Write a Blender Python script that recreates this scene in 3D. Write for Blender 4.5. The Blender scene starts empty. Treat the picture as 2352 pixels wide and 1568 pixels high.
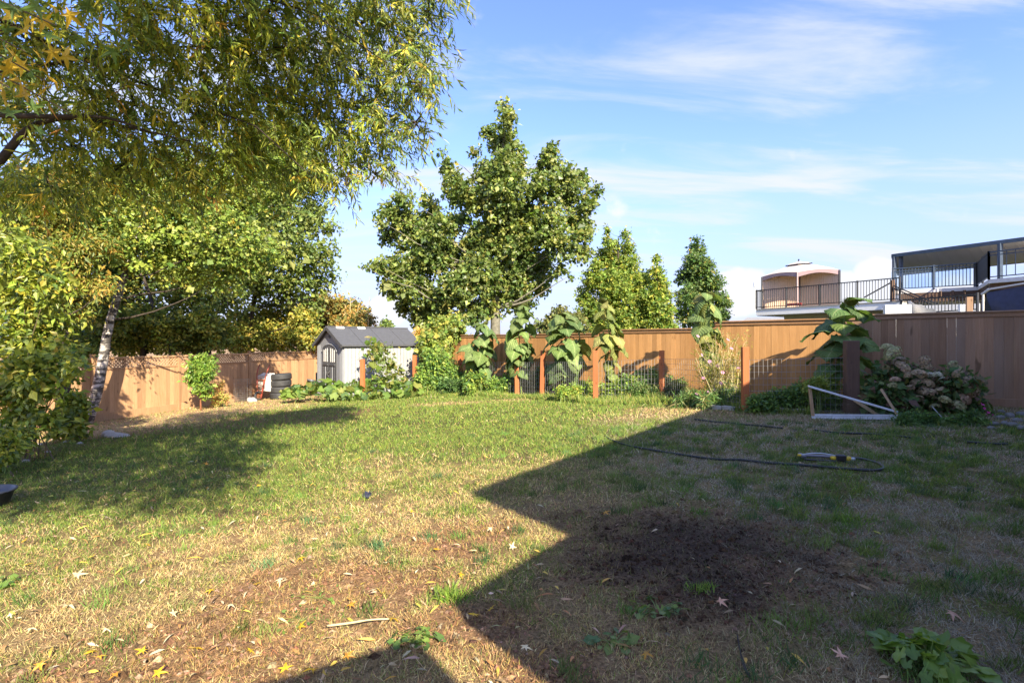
import bpy, math, random
import numpy as np
from mathutils import Vector, Matrix, Euler

R = math.radians
SC = bpy.context.scene
COL = SC.collection
rng = np.random.default_rng(7)
random.seed(7)

# ------------------------------------------------------------------ camera
EYE = 1.6
FOC = 1176.0            # focal length in units of a 2352 px wide picture (18 mm on 36 mm)
cam_d = bpy.data.cameras.new('camera')
cam = bpy.data.objects.new('camera', cam_d)
COL.objects.link(cam)
cam_d.lens = 18.0
cam_d.sensor_width = 36.0
cam_d.clip_start = 0.05
cam_d.clip_end = 4000.0
cam.location = (0, 0, EYE)
cam.rotation_euler = (R(90), 0, 0)
SC.camera = cam

# ------------------------------------------------------------------ sky
SUN_L = Vector((-0.442, 1.003, -0.68)).normalized()     # direction the light travels
sun_el = math.asin(-SUN_L.z)
sun_az = math.atan2(-SUN_L.x, -SUN_L.y)                 # clockwise from +Y

world = bpy.data.worlds.new('World')
SC.world = world
world.use_nodes = True
wt = world.node_tree
wt.nodes.clear()
def wn(t, **kw):
    n = wt.nodes.new(t)
    for k, v in kw.items():
        setattr(n, k, v)
    return n
def wl(a, b):
    wt.links.new(a, b)
def wmath(op, a, b=None, clamp=False):
    n = wn('ShaderNodeMath', operation=op, use_clamp=clamp)
    for i, s in enumerate((a, b)):
        if s is None: continue
        if isinstance(s, (int, float)): n.inputs[i].default_value = s
        else: wl(s, n.inputs[i])
    return n.outputs[0]
w_out = wn('ShaderNodeOutputWorld')
w_bg = wn('ShaderNodeBackground')
w_bg.inputs['Strength'].default_value = 0.15
wl(w_bg.outputs[0], w_out.inputs[0])
sky = wn('ShaderNodeTexSky', sky_type='NISHITA', sun_disc=False)
sky.sun_elevation = sun_el
sky.sun_rotation = sun_az
sky.air_density = 1.0
sky.dust_density = 0.6
sky.ozone_density = 2.2
tc = wn('ShaderNodeTexCoord')
sep = wn('ShaderNodeSeparateXYZ')
wl(tc.outputs['Generated'], sep.inputs[0])
zc = wmath('MAXIMUM', sep.outputs[2], 0.0)
# cirrus: noise on a plane overhead, drawn out in one direction
den = wmath('ADD', zc, 0.16)
cx = wmath('DIVIDE', sep.outputs[0], den)
cy = wmath('DIVIDE', sep.outputs[1], den)
comb = wn('ShaderNodeCombineXYZ')
wl(cx, comb.inputs[0]); wl(cy, comb.inputs[1])
mp = wn('ShaderNodeMapping')
mp.inputs['Rotation'].default_value = (0, 0, R(-24))
mp.inputs['Scale'].default_value = (0.42, 1.25, 1)
mp.inputs['Location'].default_value = (1.3, 0.35, 0)
wl(comb.outputs[0], mp.inputs[0])
nz = wn('ShaderNodeTexNoise')
nz.inputs['Scale'].default_value = 2.1
nz.inputs['Detail'].default_value = 9
nz.inputs['Roughness'].default_value = 0.58
nz.inputs['Distortion'].default_value = 0.5
wl(mp.outputs[0], nz.inputs['Vector'])
cir = wn('ShaderNodeMapRange', interpolation_type='SMOOTHSTEP')
cir.inputs[1].default_value = 0.44; cir.inputs[2].default_value = 0.70
cir.inputs[3].default_value = 0.0; cir.inputs[4].default_value = 0.9
wl(nz.outputs[0], cir.inputs[0])
# thin veil that thickens towards the horizon
veil = wn('ShaderNodeMapRange', interpolation_type='SMOOTHSTEP')
veil.inputs[1].default_value = 0.0; veil.inputs[2].default_value = 0.42
veil.inputs[3].default_value = 0.80; veil.inputs[4].default_value = 0.0
wl(zc, veil.inputs[0])
# low cumulus: a belt of heaps just above the horizon, as heap centres (azimuth tangent, height)
nz2 = wn('ShaderNodeTexNoise')
nz2.inputs['Scale'].default_value = 11.0
nz2.inputs['Detail'].default_value = 7
nz2.inputs['Roughness'].default_value = 0.52
wl(tc.outputs['Generated'], nz2.inputs['Vector'])
ay = wmath('DIVIDE', sep.outputs[0], wmath('MAXIMUM', sep.outputs[1], 0.05))
ez = wmath('DIVIDE', sep.outputs[2], wmath('MAXIMUM', sep.outputs[1], 0.05))
heaps = None
for (ua, ea, sx_, sz_) in ((0.45, 0.095, 0.085, 0.06), (0.56, 0.10, 0.05, 0.045), (0.715, 0.12, 0.07, 0.055),
                           (0.655, 0.10, 0.05, 0.05), (-0.245, 0.06, 0.055, 0.045), (-0.40, 0.05, 0.07, 0.04),
                           (0.88, 0.09, 0.08, 0.05)):
    dx = wmath('DIVIDE', wmath('SUBTRACT', ay, ua), sx_)
    dz = wmath('DIVIDE', wmath('SUBTRACT', ez, ea), sz_)
    d2 = wmath('ADD', wmath('MULTIPLY', dx, dx), wmath('MULTIPLY', dz, dz))
    g = wmath('SUBTRACT', 1.0, d2, True)
    heaps = g if heaps is None else wmath('MAXIMUM', heaps, g)
hs = wmath('ADD', wmath('MULTIPLY', heaps, 0.55), wmath('SUBTRACT', nz2.outputs[0], 0.5))
cum = wn('ShaderNodeMapRange', interpolation_type='SMOOTHSTEP')
cum.inputs[1].default_value = 0.13; cum.inputs[2].default_value = 0.30
cum.inputs[3].default_value = 0.0; cum.inputs[4].default_value = 0.92
wl(hs, cum.inputs[0])
m1 = wn('ShaderNodeMix', data_type='RGBA')
tint = wn('ShaderNodeMix', data_type='RGBA', blend_type='MULTIPLY')
tint.inputs[0].default_value = 1.0
tint.inputs[7].default_value = (0.70, 0.72, 1.02, 1)
wl(sky.outputs[0], tint.inputs[6])
wl(veil.outputs[0], m1.inputs[0])
wl(tint.outputs[2], m1.inputs[6])
CLOUD = (1.42, 1.56, 2.3, 1)
m1.inputs[7].default_value = CLOUD
mc = wn('ShaderNodeMix', data_type='RGBA')
wl(cir.outputs[0], mc.inputs[0])
wl(m1.outputs[2], mc.inputs[6])
mc.inputs[7].default_value = (2.25, 2.33, 2.7, 1)
m2 = wn('ShaderNodeMix', data_type='RGBA')
wl(cum.outputs[0], m2.inputs[0])
wl(mc.outputs[2], m2.inputs[6])
m2.inputs[7].default_value = (2.5, 2.53, 2.7, 1)
wl(m2.outputs[2], w_bg.inputs['Color'])

# ------------------------------------------------------------------ sun
sun_d = bpy.data.lights.new('sun', 'SUN')
sun_d.energy = 5.0
sun_d.angle = R(0.53)
sun_d.color = (1.0, 0.875, 0.67)
sun = bpy.data.objects.new('sun', sun_d)
COL.objects.link(sun)
sun.rotation_euler = SUN_L.to_track_quat('-Z', 'Y').to_euler()
sun.location = (0, -20, 30)

SC.view_settings.view_transform = 'Standard'
SC.view_settings.look = 'None'
SC.view_settings.gamma = 1.0
SC.view_settings.exposure = 1.46
SC.view_settings.use_curve_mapping = False
SC.render.engine = 'CYCLES'
SC.cycles.max_bounces = 8
SC.cycles.transparent_max_bounces = 8

# ------------------------------------------------------------------ places
def gz(x, y):
    """height of the sloping yard"""
    return 0.045 * np.clip(x, -25, 25) - 0.011 * np.clip(y, -12, 40)
def V(px, py, d):
    """point d metres in front of the camera plane, seen at (px,py) of a 2352x1568 picture"""
    return Vector(((px - 1176) / FOC * d, d, EYE + (784 - py) / FOC * d))
def GV(px, py):
    a = (px - 1176) / FOC; b = (py - 784) / FOC
    y = EYE / (b + 0.045 * a - 0.011)
    x = a * y
    return Vector((x, y, float(gz(x, y))))
def FB(px, off=0.0):
    """point on the back fence line (y = 18.6 - 0.9 x), off metres towards the yard"""
    u = (px - 1176) / FOC
    c = 18.6 - off * 1.345
    y = c / (1 + 0.9 * u)
    return Vector((u * y, y, float(gz(u * y, y))))

# ------------------------------------------------------------------ noise in numpy
_perm = np.random.default_rng(3).random((256, 256))
def vnoise(x, y):
    xi = np.floor(x).astype(int); yi = np.floor(y).astype(int)
    fx = x - xi; fy = y - yi
    fx = fx * fx * (3 - 2 * fx); fy = fy * fy * (3 - 2 * fy)
    a = _perm[xi & 255, yi & 255]; b = _perm[(xi + 1) & 255, yi & 255]
    c = _perm[xi & 255, (yi + 1) & 255]; d = _perm[(xi + 1) & 255, (yi + 1) & 255]
    return (a * (1 - fx) + b * fx) * (1 - fy) + (c * (1 - fx) + d * fx) * fy
def fbm(x, y, s, o=4):
    v = 0; amp = 0.5; t = 0
    for i in range(o):
        v = v + amp * vnoise(x * s + 17.3 * i, y * s + 9.1 * i); t += amp
        s *= 2.03; amp *= 0.55
    return v / t
def sstep(a, b, x):
    t = np.clip((x - a) / (b - a), 0, 1)
    return t * t * (3 - 2 * t)

# ------------------------------------------------------------------ materials
MATS = {}
class NT:
    def __init__(s, name):
        s.m = bpy.data.materials.new(name); s.m.use_nodes = True
        s.t = s.m.node_tree; s.t.nodes.clear()
        s.out = s.n('ShaderNodeOutputMaterial')
    def n(s, t, **kw):
        n = s.t.nodes.new(t)
        for k, v in kw.items():
            if k in ('ins',):
                for kk, vv in v.items(): n.inputs[kk].default_value = vv
            else: setattr(n, k, v)
        return n
    def l(s, a, b): s.t.links.new(a, b)
    def noise(s, scale, detail=4, rough=0.55, coord='Object', stretch=None, dist=0.0):
        tc = s.n('ShaderNodeTexCoord')
        src = tc.outputs[coord]
        if stretch:
            mp = s.n('ShaderNodeMapping'); mp.inputs['Scale'].default_value = stretch
            s.l(src, mp.inputs[0]); src = mp.outputs[0]
        nz = s.n('ShaderNodeTexNoise', ins={'Scale': scale, 'Detail': detail, 'Roughness': rough, 'Distortion': dist})
        s.l(src, nz.inputs['Vector'])
        return nz.outputs[0]
    def ramp(s, fac, stops):
        r = s.n('ShaderNodeValToRGB')
        e = r.color_ramp.elements
        while len(e) < len(stops): e.new(0.5)
        for i, (p, c) in enumerate(stops):
            e[i].position = p; e[i].color = (*c, 1)
        s.l(fac, r.inputs[0]); return r.outputs[0]
    def mix(s, fac, a, b, mode='MIX'):
        m = s.n('ShaderNodeMix', data_type='RGBA', blend_type=mode)
        for i, v in ((0, fac), (6, a), (7, b)):
            if hasattr(v, 'node'): s.l(v, m.inputs[i])
            elif i == 0: m.inputs[0].default_value = v
            else: m.inputs[i].default_value = (*v, 1)
        return m.outputs[2]
    def bump(s, h, strength=0.3, dist=0.01):
        b = s.n('ShaderNodeBump', ins={'Strength': strength, 'Distance': dist})
        s.l(h, b.inputs['Height']); return b.outputs[0]
    def prin(s, color, rough=0.6, normal=None, **ins):
        p = s.n('ShaderNodeBsdfPrincipled')
        if hasattr(color, 'node'): s.l(color, p.inputs['Base Color'])
        else: p.inputs['Base Color'].default_value = (*color, 1)
        if hasattr(rough, 'node'): s.l(rough, p.inputs['Roughness'])
        else: p.inputs['Roughness'].default_value = rough
        if normal is not None: s.l(normal, p.inputs['Normal'])
        for k, v in ins.items(): p.inputs[k].default_value = v
        return p.outputs[0]
    def done(s, sh):
        s.l(sh, s.out.inputs[0]); MATS[s.m.name] = s.m; return s.m

def plain(name, col, rough=0.5, var=0.25, scale=6.0, bump=0.15, bscale=40.0, metallic=0.0, spec=0.5, coord='Object'):
    t = NT(name)
    n1 = t.noise(scale, 5, 0.6, coord)
    lo = tuple(c * (1 - var) for c in col); hi = tuple(min(1, c * (1 + var)) for c in col)
    c = t.ramp(n1, [(0.3, lo), (0.7, hi)])
    n2 = t.noise(bscale, 3, 0.6, coord)
    return t.done(t.prin(c, rough, t.bump(n2, bump, 0.005), Metallic=metallic, **{'Specular IOR Level': spec}))

def wood(name, a, b, grain=(14, 14, 1.0), rough=0.75, rnd=0.35, grey=None):
    """boards: long grain up local z, a shade of its own per object"""
    t = NT(name)
    oi = t.n('ShaderNodeObjectInfo')
    tcw = t.n('ShaderNodeTexCoord'); adw = t.n('ShaderNodeVectorMath', operation='MULTIPLY_ADD')
    cb = t.n('ShaderNodeCombineXYZ')
    for q in range(3): t.l(oi.outputs['Random'], cb.inputs[q])
    adw.inputs[1].default_value = (31, 57, 83); t.l(cb.outputs[0], adw.inputs[0]); t.l(tcw.outputs['Object'], adw.inputs[2])
    def wnoise(scale, detail, rough, stretch, dist=0.0):
        mp = t.n('ShaderNodeMapping'); mp.inputs['Scale'].default_value = stretch; t.l(adw.outputs[0], mp.inputs[0])
        nz = t.n('ShaderNodeTexNoise', ins={'Scale': scale, 'Detail': detail, 'Roughness': rough, 'Distortion': dist}); t.l(mp.outputs[0], nz.inputs['Vector']); return nz.outputs[0]
    n1 = wnoise(3.0, 6, 0.65, grain, 0.6)
    c = t.ramp(n1, [(0.25, a), (0.72, b)])
    mr = t.n('ShaderNodeMapRange', ins={3: 1 - rnd, 4: 1 + rnd})
    t.l(oi.outputs['Random'], mr.inputs[0])
    hsv = t.n('ShaderNodeHueSaturation'); t.l(c, hsv.inputs['Color']); t.l(mr.outputs[0], hsv.inputs['Value'])
    c = hsv.outputs[0]
    if grey:
        n3 = wnoise(0.9, 4, 0.6, (1, 1, 0.5))
        c = t.mix(t.ramp(n3, [(0.42, (0, 0, 0)), (0.68, (0.75, 0.75, 0.75))]), c, grey)
    n4 = wnoise(2.6, 4, 0.65, (1, 1, 0.6))
    kn = wnoise(9.0, 2, 0.4, (1, 1, 0.45))
    c = t.mix(t.ramp(kn, [(0.70, (0, 0, 0)), (0.78, (0.7, 0.7, 0.7))]), c, tuple(x * 0.35 for x in a))
    c = t.mix(t.ramp(n4, [(0.3, (0.25, 0.25, 0.25)), (0.62, (0, 0, 0))]), c, tuple(x * 0.55 for x in a))
    n2 = wnoise(5.0, 5, 0.7, (grain[0] * 2, grain[1] * 2, grain[2]))
    return t.done(t.prin(c, rough, t.bump(n2, 0.35, 0.004), **{'Specular IOR Level': 0.25}))

def leafmat(name, trans=0.35, rough=0.45, tint=(1.25, 1.2, 0.55), spec=0.35):
    """leaf colour comes from the mesh attribute col; thin, so part of the light goes through"""
    t = NT(name)
    at = t.n('ShaderNodeAttribute', attribute_name='col')
    p = t.prin(at.outputs['Color'], rough, **{'Specular IOR Level': spec})
    tr = t.n('ShaderNodeBsdfTranslucent')
    t.l(t.mix(1.0, at.outputs['Color'], tint, 'MULTIPLY'), tr.inputs[0])
    mx = t.n('ShaderNodeMixShader'); mx.inputs[0].default_value = trans
    t.l(p, mx.inputs[1]); t.l(tr.outputs[0], mx.inputs[2])
    return t.done(mx.outputs[0])

wood('cedar_board', (0.36, 0.185, 0.066), (0.50, 0.275, 0.11), rnd=0.22)
wood('cedar_grey', (0.27, 0.155, 0.085), (0.40, 0.245, 0.145), rnd=0.24, grey=(0.31, 0.225, 0.16))
wood('cedar_pale', (0.36, 0.205, 0.10), (0.54, 0.33, 0.18), rnd=0.2)
wood('cedar_rail', (0.25, 0.135, 0.062), (0.36, 0.20, 0.095), (14, 14, 14), rnd=0.1)
wood('stained_post', (0.36, 0.115, 0.042), (0.47, 0.165, 0.062), rnd=0.15)
wood('dark_post', (0.10, 0.062, 0.042), (0.16, 0.10, 0.07), rnd=0.1)
wood('raw_lumber', (0.40, 0.27, 0.15), (0.58, 0.42, 0.26), rnd=0.1)
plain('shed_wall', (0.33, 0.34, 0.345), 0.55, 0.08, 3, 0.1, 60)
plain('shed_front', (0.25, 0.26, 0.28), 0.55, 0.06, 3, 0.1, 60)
plain('shed_dark', (0.075, 0.077, 0.082), 0.55, 0.12, 5, 0.2, 60)
plain('shed_roof', (0.075, 0.079, 0.09), 0.75, 0.12, 9, 0.4, 90)
plain('skylight', (0.75, 0.74, 0.70), 0.3, 0.05)
plain('rubber', (0.035, 0.036, 0.038), 0.65, 0.3, 8, 0.5, 60)
plain('hose_rubber', (0.012, 0.014, 0.014), 0.45, 0.3, 9, 0.1, 60)
plain('hose_teal', (0.03, 0.30, 0.33), 0.45, 0.2)
plain('yellow_plastic', (0.65, 0.46, 0.03), 0.45, 0.2)
plain('grey_plastic', (0.10, 0.105, 0.12), 0.4, 0.3)
plain('black_plastic', (0.02, 0.02, 0.022), 0.4, 0.3)
plain('white_tube', (0.5, 0.55, 0.62), 0.3, 0.05)
plain('white_metal', (0.62, 0.66, 0.70), 0.4, 0.12, 5, 0.1)
plain('wire', (0.36, 0.36, 0.35), 0.4, 0.15, metallic=0.7)
plain('red_paint', (0.26, 0.05, 0.03), 0.55, 0.45, 12, 0.4)
plain('tray_white', (0.55, 0.52, 0.48), 0.6, 0.3, 9, 0.3)
plain('rust', (0.20, 0.075, 0.03), 0.8, 0.4, 14, 0.5)
plain('stone', (0.40, 0.36, 0.33), 0.85, 0.28, 7, 0.7, 24)
plain('stone_dark', (0.17, 0.165, 0.155), 0.85, 0.35, 9, 0.7, 24)
plain('concrete', (0.36, 0.35, 0.31), 0.9, 0.25, 7, 0.6, 40)
plain('bark', (0.05, 0.038, 0.028), 0.9, 0.45, 9, 1.0, 26)
plain('bark_green', (0.16, 0.15, 0.11), 0.9, 0.35, 9, 0.8, 26)
plain('twig', (0.115, 0.08, 0.045), 0.8, 0.35, 9, 0.3, 26)
plain('stem_green', (0.20, 0.28, 0.07), 0.55, 0.25, 9, 0.3, 26)
plain('dry_stem', (0.52, 0.44, 0.24), 0.7, 0.2)
plain('dark_metal', (0.022, 0.024, 0.03), 0.4, 0.25)
plain('blue_metal', (0.03, 0.05, 0.085), 0.4, 0.25)
plain('canopy_cream', (0.64, 0.55, 0.47), 0.75, 0.07, 2, 0.3, 12)
plain('canopy_mauve', (0.36, 0.25, 0.25), 0.75, 0.1, 2, 0.3, 12)
plain('curtain', (0.60, 0.43, 0.30), 0.8, 0.08, 2, 0.3, 10)
plain('fascia_white', (0.78, 0.78, 0.76), 0.6, 0.05)
plain('soffit', (0.33, 0.31, 0.28), 0.7, 0.08)
plain('navy_cloth', (0.035, 0.04, 0.075), 0.8, 0.2)
plain('roof_grey', (0.22, 0.22, 0.215), 0.8, 0.2, 9, 0.5, 40)
plain('stucco', (0.42, 0.40, 0.37), 0.9, 0.1, 6, 0.4, 50)
plain('awning_light', (0.62, 0.60, 0.58), 0.7, 0.1)
plain('red_item', (0.35, 0.04, 0.04), 0.6, 0.2)
leafmat('leaf', 0.38)
leafmat('leaf_glossy', 0.40, 0.38, spec=0.45)
def veined(name):
    """broad leaf: pale midrib and side veins, blotches and a tone of its own; ts holds (along, across)"""
    t = NT(name)
    at = t.n('ShaderNodeAttribute', attribute_name='col'); ts = t.n('ShaderNodeAttribute', attribute_name='ts')
    sp = t.n('ShaderNodeSeparateColor'); t.l(ts.outputs['Color'], sp.inputs[0])
    def mm(op, a, b=None, cl=False):
        n = t.n('ShaderNodeMath', operation=op, use_clamp=cl)
        for i, v in enumerate((a, b)):
            if v is None: continue
            if isinstance(v, (int, float)): n.inputs[i].default_value = v
            else: t.l(v, n.inputs[i])
        return n.outputs[0]
    ab = sp.outputs[1]                                   # |across|
    ph = mm('MULTIPLY', mm('SUBTRACT', sp.outputs[0], mm('MULTIPLY', ab, .38)), 7.0)
    fr = mm('ABSOLUTE', mm('SUBTRACT', mm('FRACT', ph), .5))
    side = mm('SUBTRACT', 1.0, mm('DIVIDE', fr, .10), True)
    rib = mm('SUBTRACT', 1.0, mm('DIVIDE', ab, .07), True)
    vein = mm('MULTIPLY', mm('MAXIMUM', mm('MULTIPLY', side, .32), rib), sp.outputs[2])
    oi = t.n('ShaderNodeObjectInfo'); mr = t.n('ShaderNodeMapRange', ins={3: .68, 4: 1.28}); t.l(oi.outputs['Random'], mr.inputs[0])
    n1 = t.noise(5.0, 5, .65); n2 = t.noise(22.0, 3, .6)
    c = t.mix(1.0, at.outputs['Color'], t.ramp(n1, [(.3, (.72, .74, .7)), (.7, (1.3, 1.22, 1.15))]), 'MULTIPLY')
    c = t.mix(t.ramp(n2, [(.66, (0, 0, 0)), (.76, (.55, .55, .55))]), c, (.27, .22, .08))
    c = t.mix(vein, c, (.34, .38, .17))
    h = t.n('ShaderNodeHueSaturation'); t.l(c, h.inputs['Color']); t.l(mr.outputs[0], h.inputs['Value'])
    p = t.prin(h.outputs[0], .6, t.bump(mm('ADD', mm('MULTIPLY', fr, 1.2), mm('MULTIPLY', n1, .8)), .6, .03), **{'Specular IOR Level': .25})
    tr = t.n('ShaderNodeBsdfTranslucent'); t.l(t.mix(1.0, h.outputs[0], (1.2, 1.2, .5), 'MULTIPLY'), tr.inputs[0])
    mx = t.n('ShaderNodeMixShader'); mx.inputs[0].default_value = .25
    t.l(p, mx.inputs[1]); t.l(tr.outputs[0], mx.inputs[2]); t.done(mx.outputs[0])
veined('big_leaf')
leafmat('blade', 0.22, 0.6, (1.1, 1.1, 0.7), 0.2)
leafmat('petal', 0.3, 0.6, (1, 1, 1), 0.2)
leafmat('dead_leaf', 0.15, 0.6, (1.2, 1.0, 0.6), 0.2)

# birch bark: white with dark bands and scars
t = NT('birch_bark')
n1 = t.noise(2.2, 6, 0.7, 'Object', (1, 1, 3.0), 0.8)
n2 = t.noise(9.0, 4, 0.7, 'Object', (1, 1, 5.0), 0.5)
c = t.ramp(n1, [(0.46, (0.05, 0.045, 0.042)), (0.56, (0.50, 0.46, 0.42)), (0.8, (0.68, 0.65, 0.61))])
c = t.mix(t.ramp(n2, [(0.33, (1, 1, 1)), (0.42, (0, 0, 0))]), c, (0.07, 0.06, 0.05))
t.done(t.prin(c, 0.75, t.bump(n1, 0.5, 0.01)))

# ground: colour from the mesh attribute col broken up by fine grain
t = NT('soil')
at = t.n('ShaderNodeAttribute', attribute_name='col')
g1 = t.noise(9.0, 6, 0.7); g2 = t.noise(55.0, 4, 0.7); g3 = t.noise(2.2, 4, 0.6)
c = t.mix(1.0, at.outputs['Color'], t.ramp(g1, [(0.25, (0.55, 0.53, 0.5)), (0.75, (1.4, 1.4, 1.4))]), 'MULTIPLY')
c = t.mix(1.0, c, t.ramp(g2, [(0.30, (0.28, 0.27, 0.25)), (0.70, (1.6, 1.58, 1.5))]), 'MULTIPLY')
ad = t.n('ShaderNodeMath', operation='ADD'); t.l(g1, ad.inputs[0]); t.l(g2, ad.inputs[1])
t.done(t.prin(c, 0.95, t.bump(ad.outputs[0], 0.8, 0.02), **{'Specular IOR Level': 0.1}))

# clear plastic film and glass
t = NT('film')
gl = t.n('ShaderNodeBsdfGlossy', ins={'Roughness': 0.12}); gl.inputs[0].default_value = (0.8, 0.85, 0.9, 1)
tp = t.n('ShaderNodeBsdfTransparent'); tp.inputs[0].default_value = (0.90, 0.95, 0.95, 1)
mx = t.n('ShaderNodeMixShader'); mx.inputs[0].default_value = 0.07
t.l(tp.outputs[0], mx.inputs[1]); t.l(gl.outputs[0], mx.inputs[2]); t.done(mx.outputs[0])
t = NT('rail_glass')
gl = t.n('ShaderNodeBsdfGlossy', ins={'Roughness': 0.1}); gl.inputs[0].default_value = (0.8, 0.88, 1, 1)
tp = t.n('ShaderNodeBsdfTransparent'); tp.inputs[0].default_value = (0.72, 0.85, 0.97, 1)
mx = t.n('ShaderNodeMixShader'); mx.inputs[0].default_value = 0.12
t.l(tp.outputs[0], mx.inputs[1]); t.l(gl.outputs[0], mx.inputs[2]); t.done(mx.outputs[0])

# ------------------------------------------------------------------ objects
def tag(o, label=None, cat=None, group=None, kind=None):
    if label: o['label'] = label
    if cat: o['category'] = cat
    if group: o['group'] = group
    if kind: o['kind'] = kind
    return o
INV = {}
def link(o, parent=None):
    COL.objects.link(o)
    if parent is not None:
        o.parent = parent
        if parent.name in INV: o.matrix_parent_inverse = INV[parent.name]
    return o
def empty(name, loc, label=None, cat=None, group=None, rz=0.0):
    o = bpy.data.objects.new(name, None)
    o.location = loc; o.rotation_euler = (0, 0, rz); o.empty_display_size = 0.1
    link(o); tag(o, label, cat, group)
    return o
def wempty(name, loc, label=None, cat=None, group=None):
    """root whose parts are given in world coordinates"""
    o = empty(name, loc, label, cat, group)
    INV[o.name] = Matrix.Translation(-Vector(loc))
    return o
def np_mesh(name, verts, faces, col=None, smooth=False):
    """verts (n,3); faces (m,k) int or a list of such arrays; col (n,3)"""
    me = bpy.data.meshes.new(name)
    verts = np.asarray(verts, dtype=np.float32)
    if isinstance(faces, np.ndarray): faces = [faces]
    faces = [np.asarray(f, dtype=np.int32) for f in faces if len(f)]
    loops = np.concatenate([f.ravel() for f in faces])
    tot = np.concatenate([np.full(len(f), f.shape[1], dtype=np.int32) for f in faces])
    start = np.concatenate([[0], np.cumsum(tot)[:-1]]).astype(np.int32)
    me.vertices.add(len(verts)); me.vertices.foreach_set('co', verts.ravel())
    me.loops.add(len(loops)); me.loops.foreach_set('vertex_index', loops)
    me.polygons.add(len(tot)); me.polygons.foreach_set('loop_start', start)
    me.polygons.foreach_set('use_smooth', np.full(len(tot), bool(smooth)))
    me.update(calc_edges=True)
    if col is not None:
        a = me.color_attributes.new('col', 'FLOAT_COLOR', 'POINT')
        c4 = np.ones((len(verts), 4), dtype=np.float32); c4[:, :3] = col
        a.data.foreach_set('color', c4.ravel())
    return me
def mobj(name, me, mat, parent=None, loc=None):
    if not me.materials: me.materials.append(MATS[mat])
    o = bpy.data.objects.new(name, me)
    if loc is not None: o.location = loc
    return link(o, parent)

class MB:
    """collects shapes of one part"""
    def __init__(s): s.v = []; s.f = []; s.c = []; s.n = 0
    def add(s, v, f, col=None):
        v = np.asarray(v, float).reshape(-1, 3); s.v.append(v)
        for a in (f if isinstance(f, list) else [f]):
            s.f.append(np.asarray(a, int) + s.n)
        s.c.append(np.tile(np.asarray(col if col is not None else (0.5, 0.5, 0.5), float), (len(v), 1)))
        s.n += len(v); return s
    def box(s, c, size, rz=0.0, rot=None, bev=0.0, col=None):
        hx, hy, hz = (a / 2 for a in size)
        if bev > 0:
            b = bev; pts = []
            for sx in (-1, 1):
                for sy in (-1, 1):
                    for sz in (-1, 1):
                        pts += [(sx * hx, sy * (hy - b), sz * (hz - b)), (sx * (hx - b), sy * hy, sz * (hz - b)), (sx * (hx - b), sy * (hy - b), sz * hz)]
            import bmesh
            bm = bmesh.new()
            for p in pts: bm.verts.new(p)
            bmesh.ops.convex_hull(bm, input=bm.verts[:])
            bmesh.ops.dissolve_limit(bm, angle_limit=0.02, verts=bm.verts[:], edges=bm.edges[:])
            bmesh.ops.triangulate(bm, faces=bm.faces[:])
            bm.verts.index_update()
            v = np.array([q.co[:] for q in bm.verts]); f = np.array([[w.index for w in q.verts] for q in bm.faces]); bm.free()
        else:
            v = np.array([(sx * hx, sy * hy, sz * hz) for sx in (-1, 1) for sy in (-1, 1) for sz in (-1, 1)])
            f = np.array([(0, 1, 3, 2), (4, 6, 7, 5), (0, 4, 5, 1), (2, 3, 7, 6), (0, 2, 6, 4), (1, 5, 7, 3)])
        M = np.array((rot if rot is not None else Matrix.Rotation(rz, 3, 'Z')))
        v = v @ M.T + np.array(c)
        return s.add(v, f, col)
    def bar(s, a, b, w, h=None, col=None):
        """square bar from a to b"""
        a = Vector(a); b = Vector(b); d = b - a
        q = d.to_track_quat('Z', 'Y').to_matrix()
        return s.box((a + b) / 2, (w, h or w, d.length), rot=q, col=col)
    def tube(s, pts, r, n=8, cap=True, col=None):
        v, f = tube_np(pts, r, n, cap); return s.add(v, f, col)
    def lathe(s, prof, n=16, c=(0, 0, 0), rot=None, col=None, closed=False):
        prof = np.asarray(prof, float); k = len(prof)
        a = np.arange(n) * 2 * math.pi / n
        v = np.stack([np.outer(np.cos(a), prof[:, 0]), np.outer(np.sin(a), prof[:, 0]), np.tile(prof[:, 1], (n, 1))], -1).reshape(-1, 3)
        if rot is not None: v = v @ np.array(rot).T
        v = v + np.array(c)
        f = []
        kk = k if closed else k - 1
        for i in range(n):
            j = (i + 1) % n
            for m in range(kk):
                m2 = (m + 1) % k
                f.append((i * k + m, j * k + m, j * k + m2, i * k + m2))
        return s.add(v, np.array(f), col)
    def mesh(s, name, smooth=False, col=False):
        return np_mesh(name, np.concatenate(s.v), _group(s.f), np.concatenate(s.c) if col else None, smooth)
    def build(s, name, mat, parent=None, smooth=False, col=False):
        return mobj(name, s.mesh(name, smooth, col), mat, parent)
def _group(fs):
    d = {}
    for f in fs:
        if len(f): d.setdefault(f.shape[1], []).append(f)
    return [np.concatenate(v) for v in d.values()]
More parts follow.
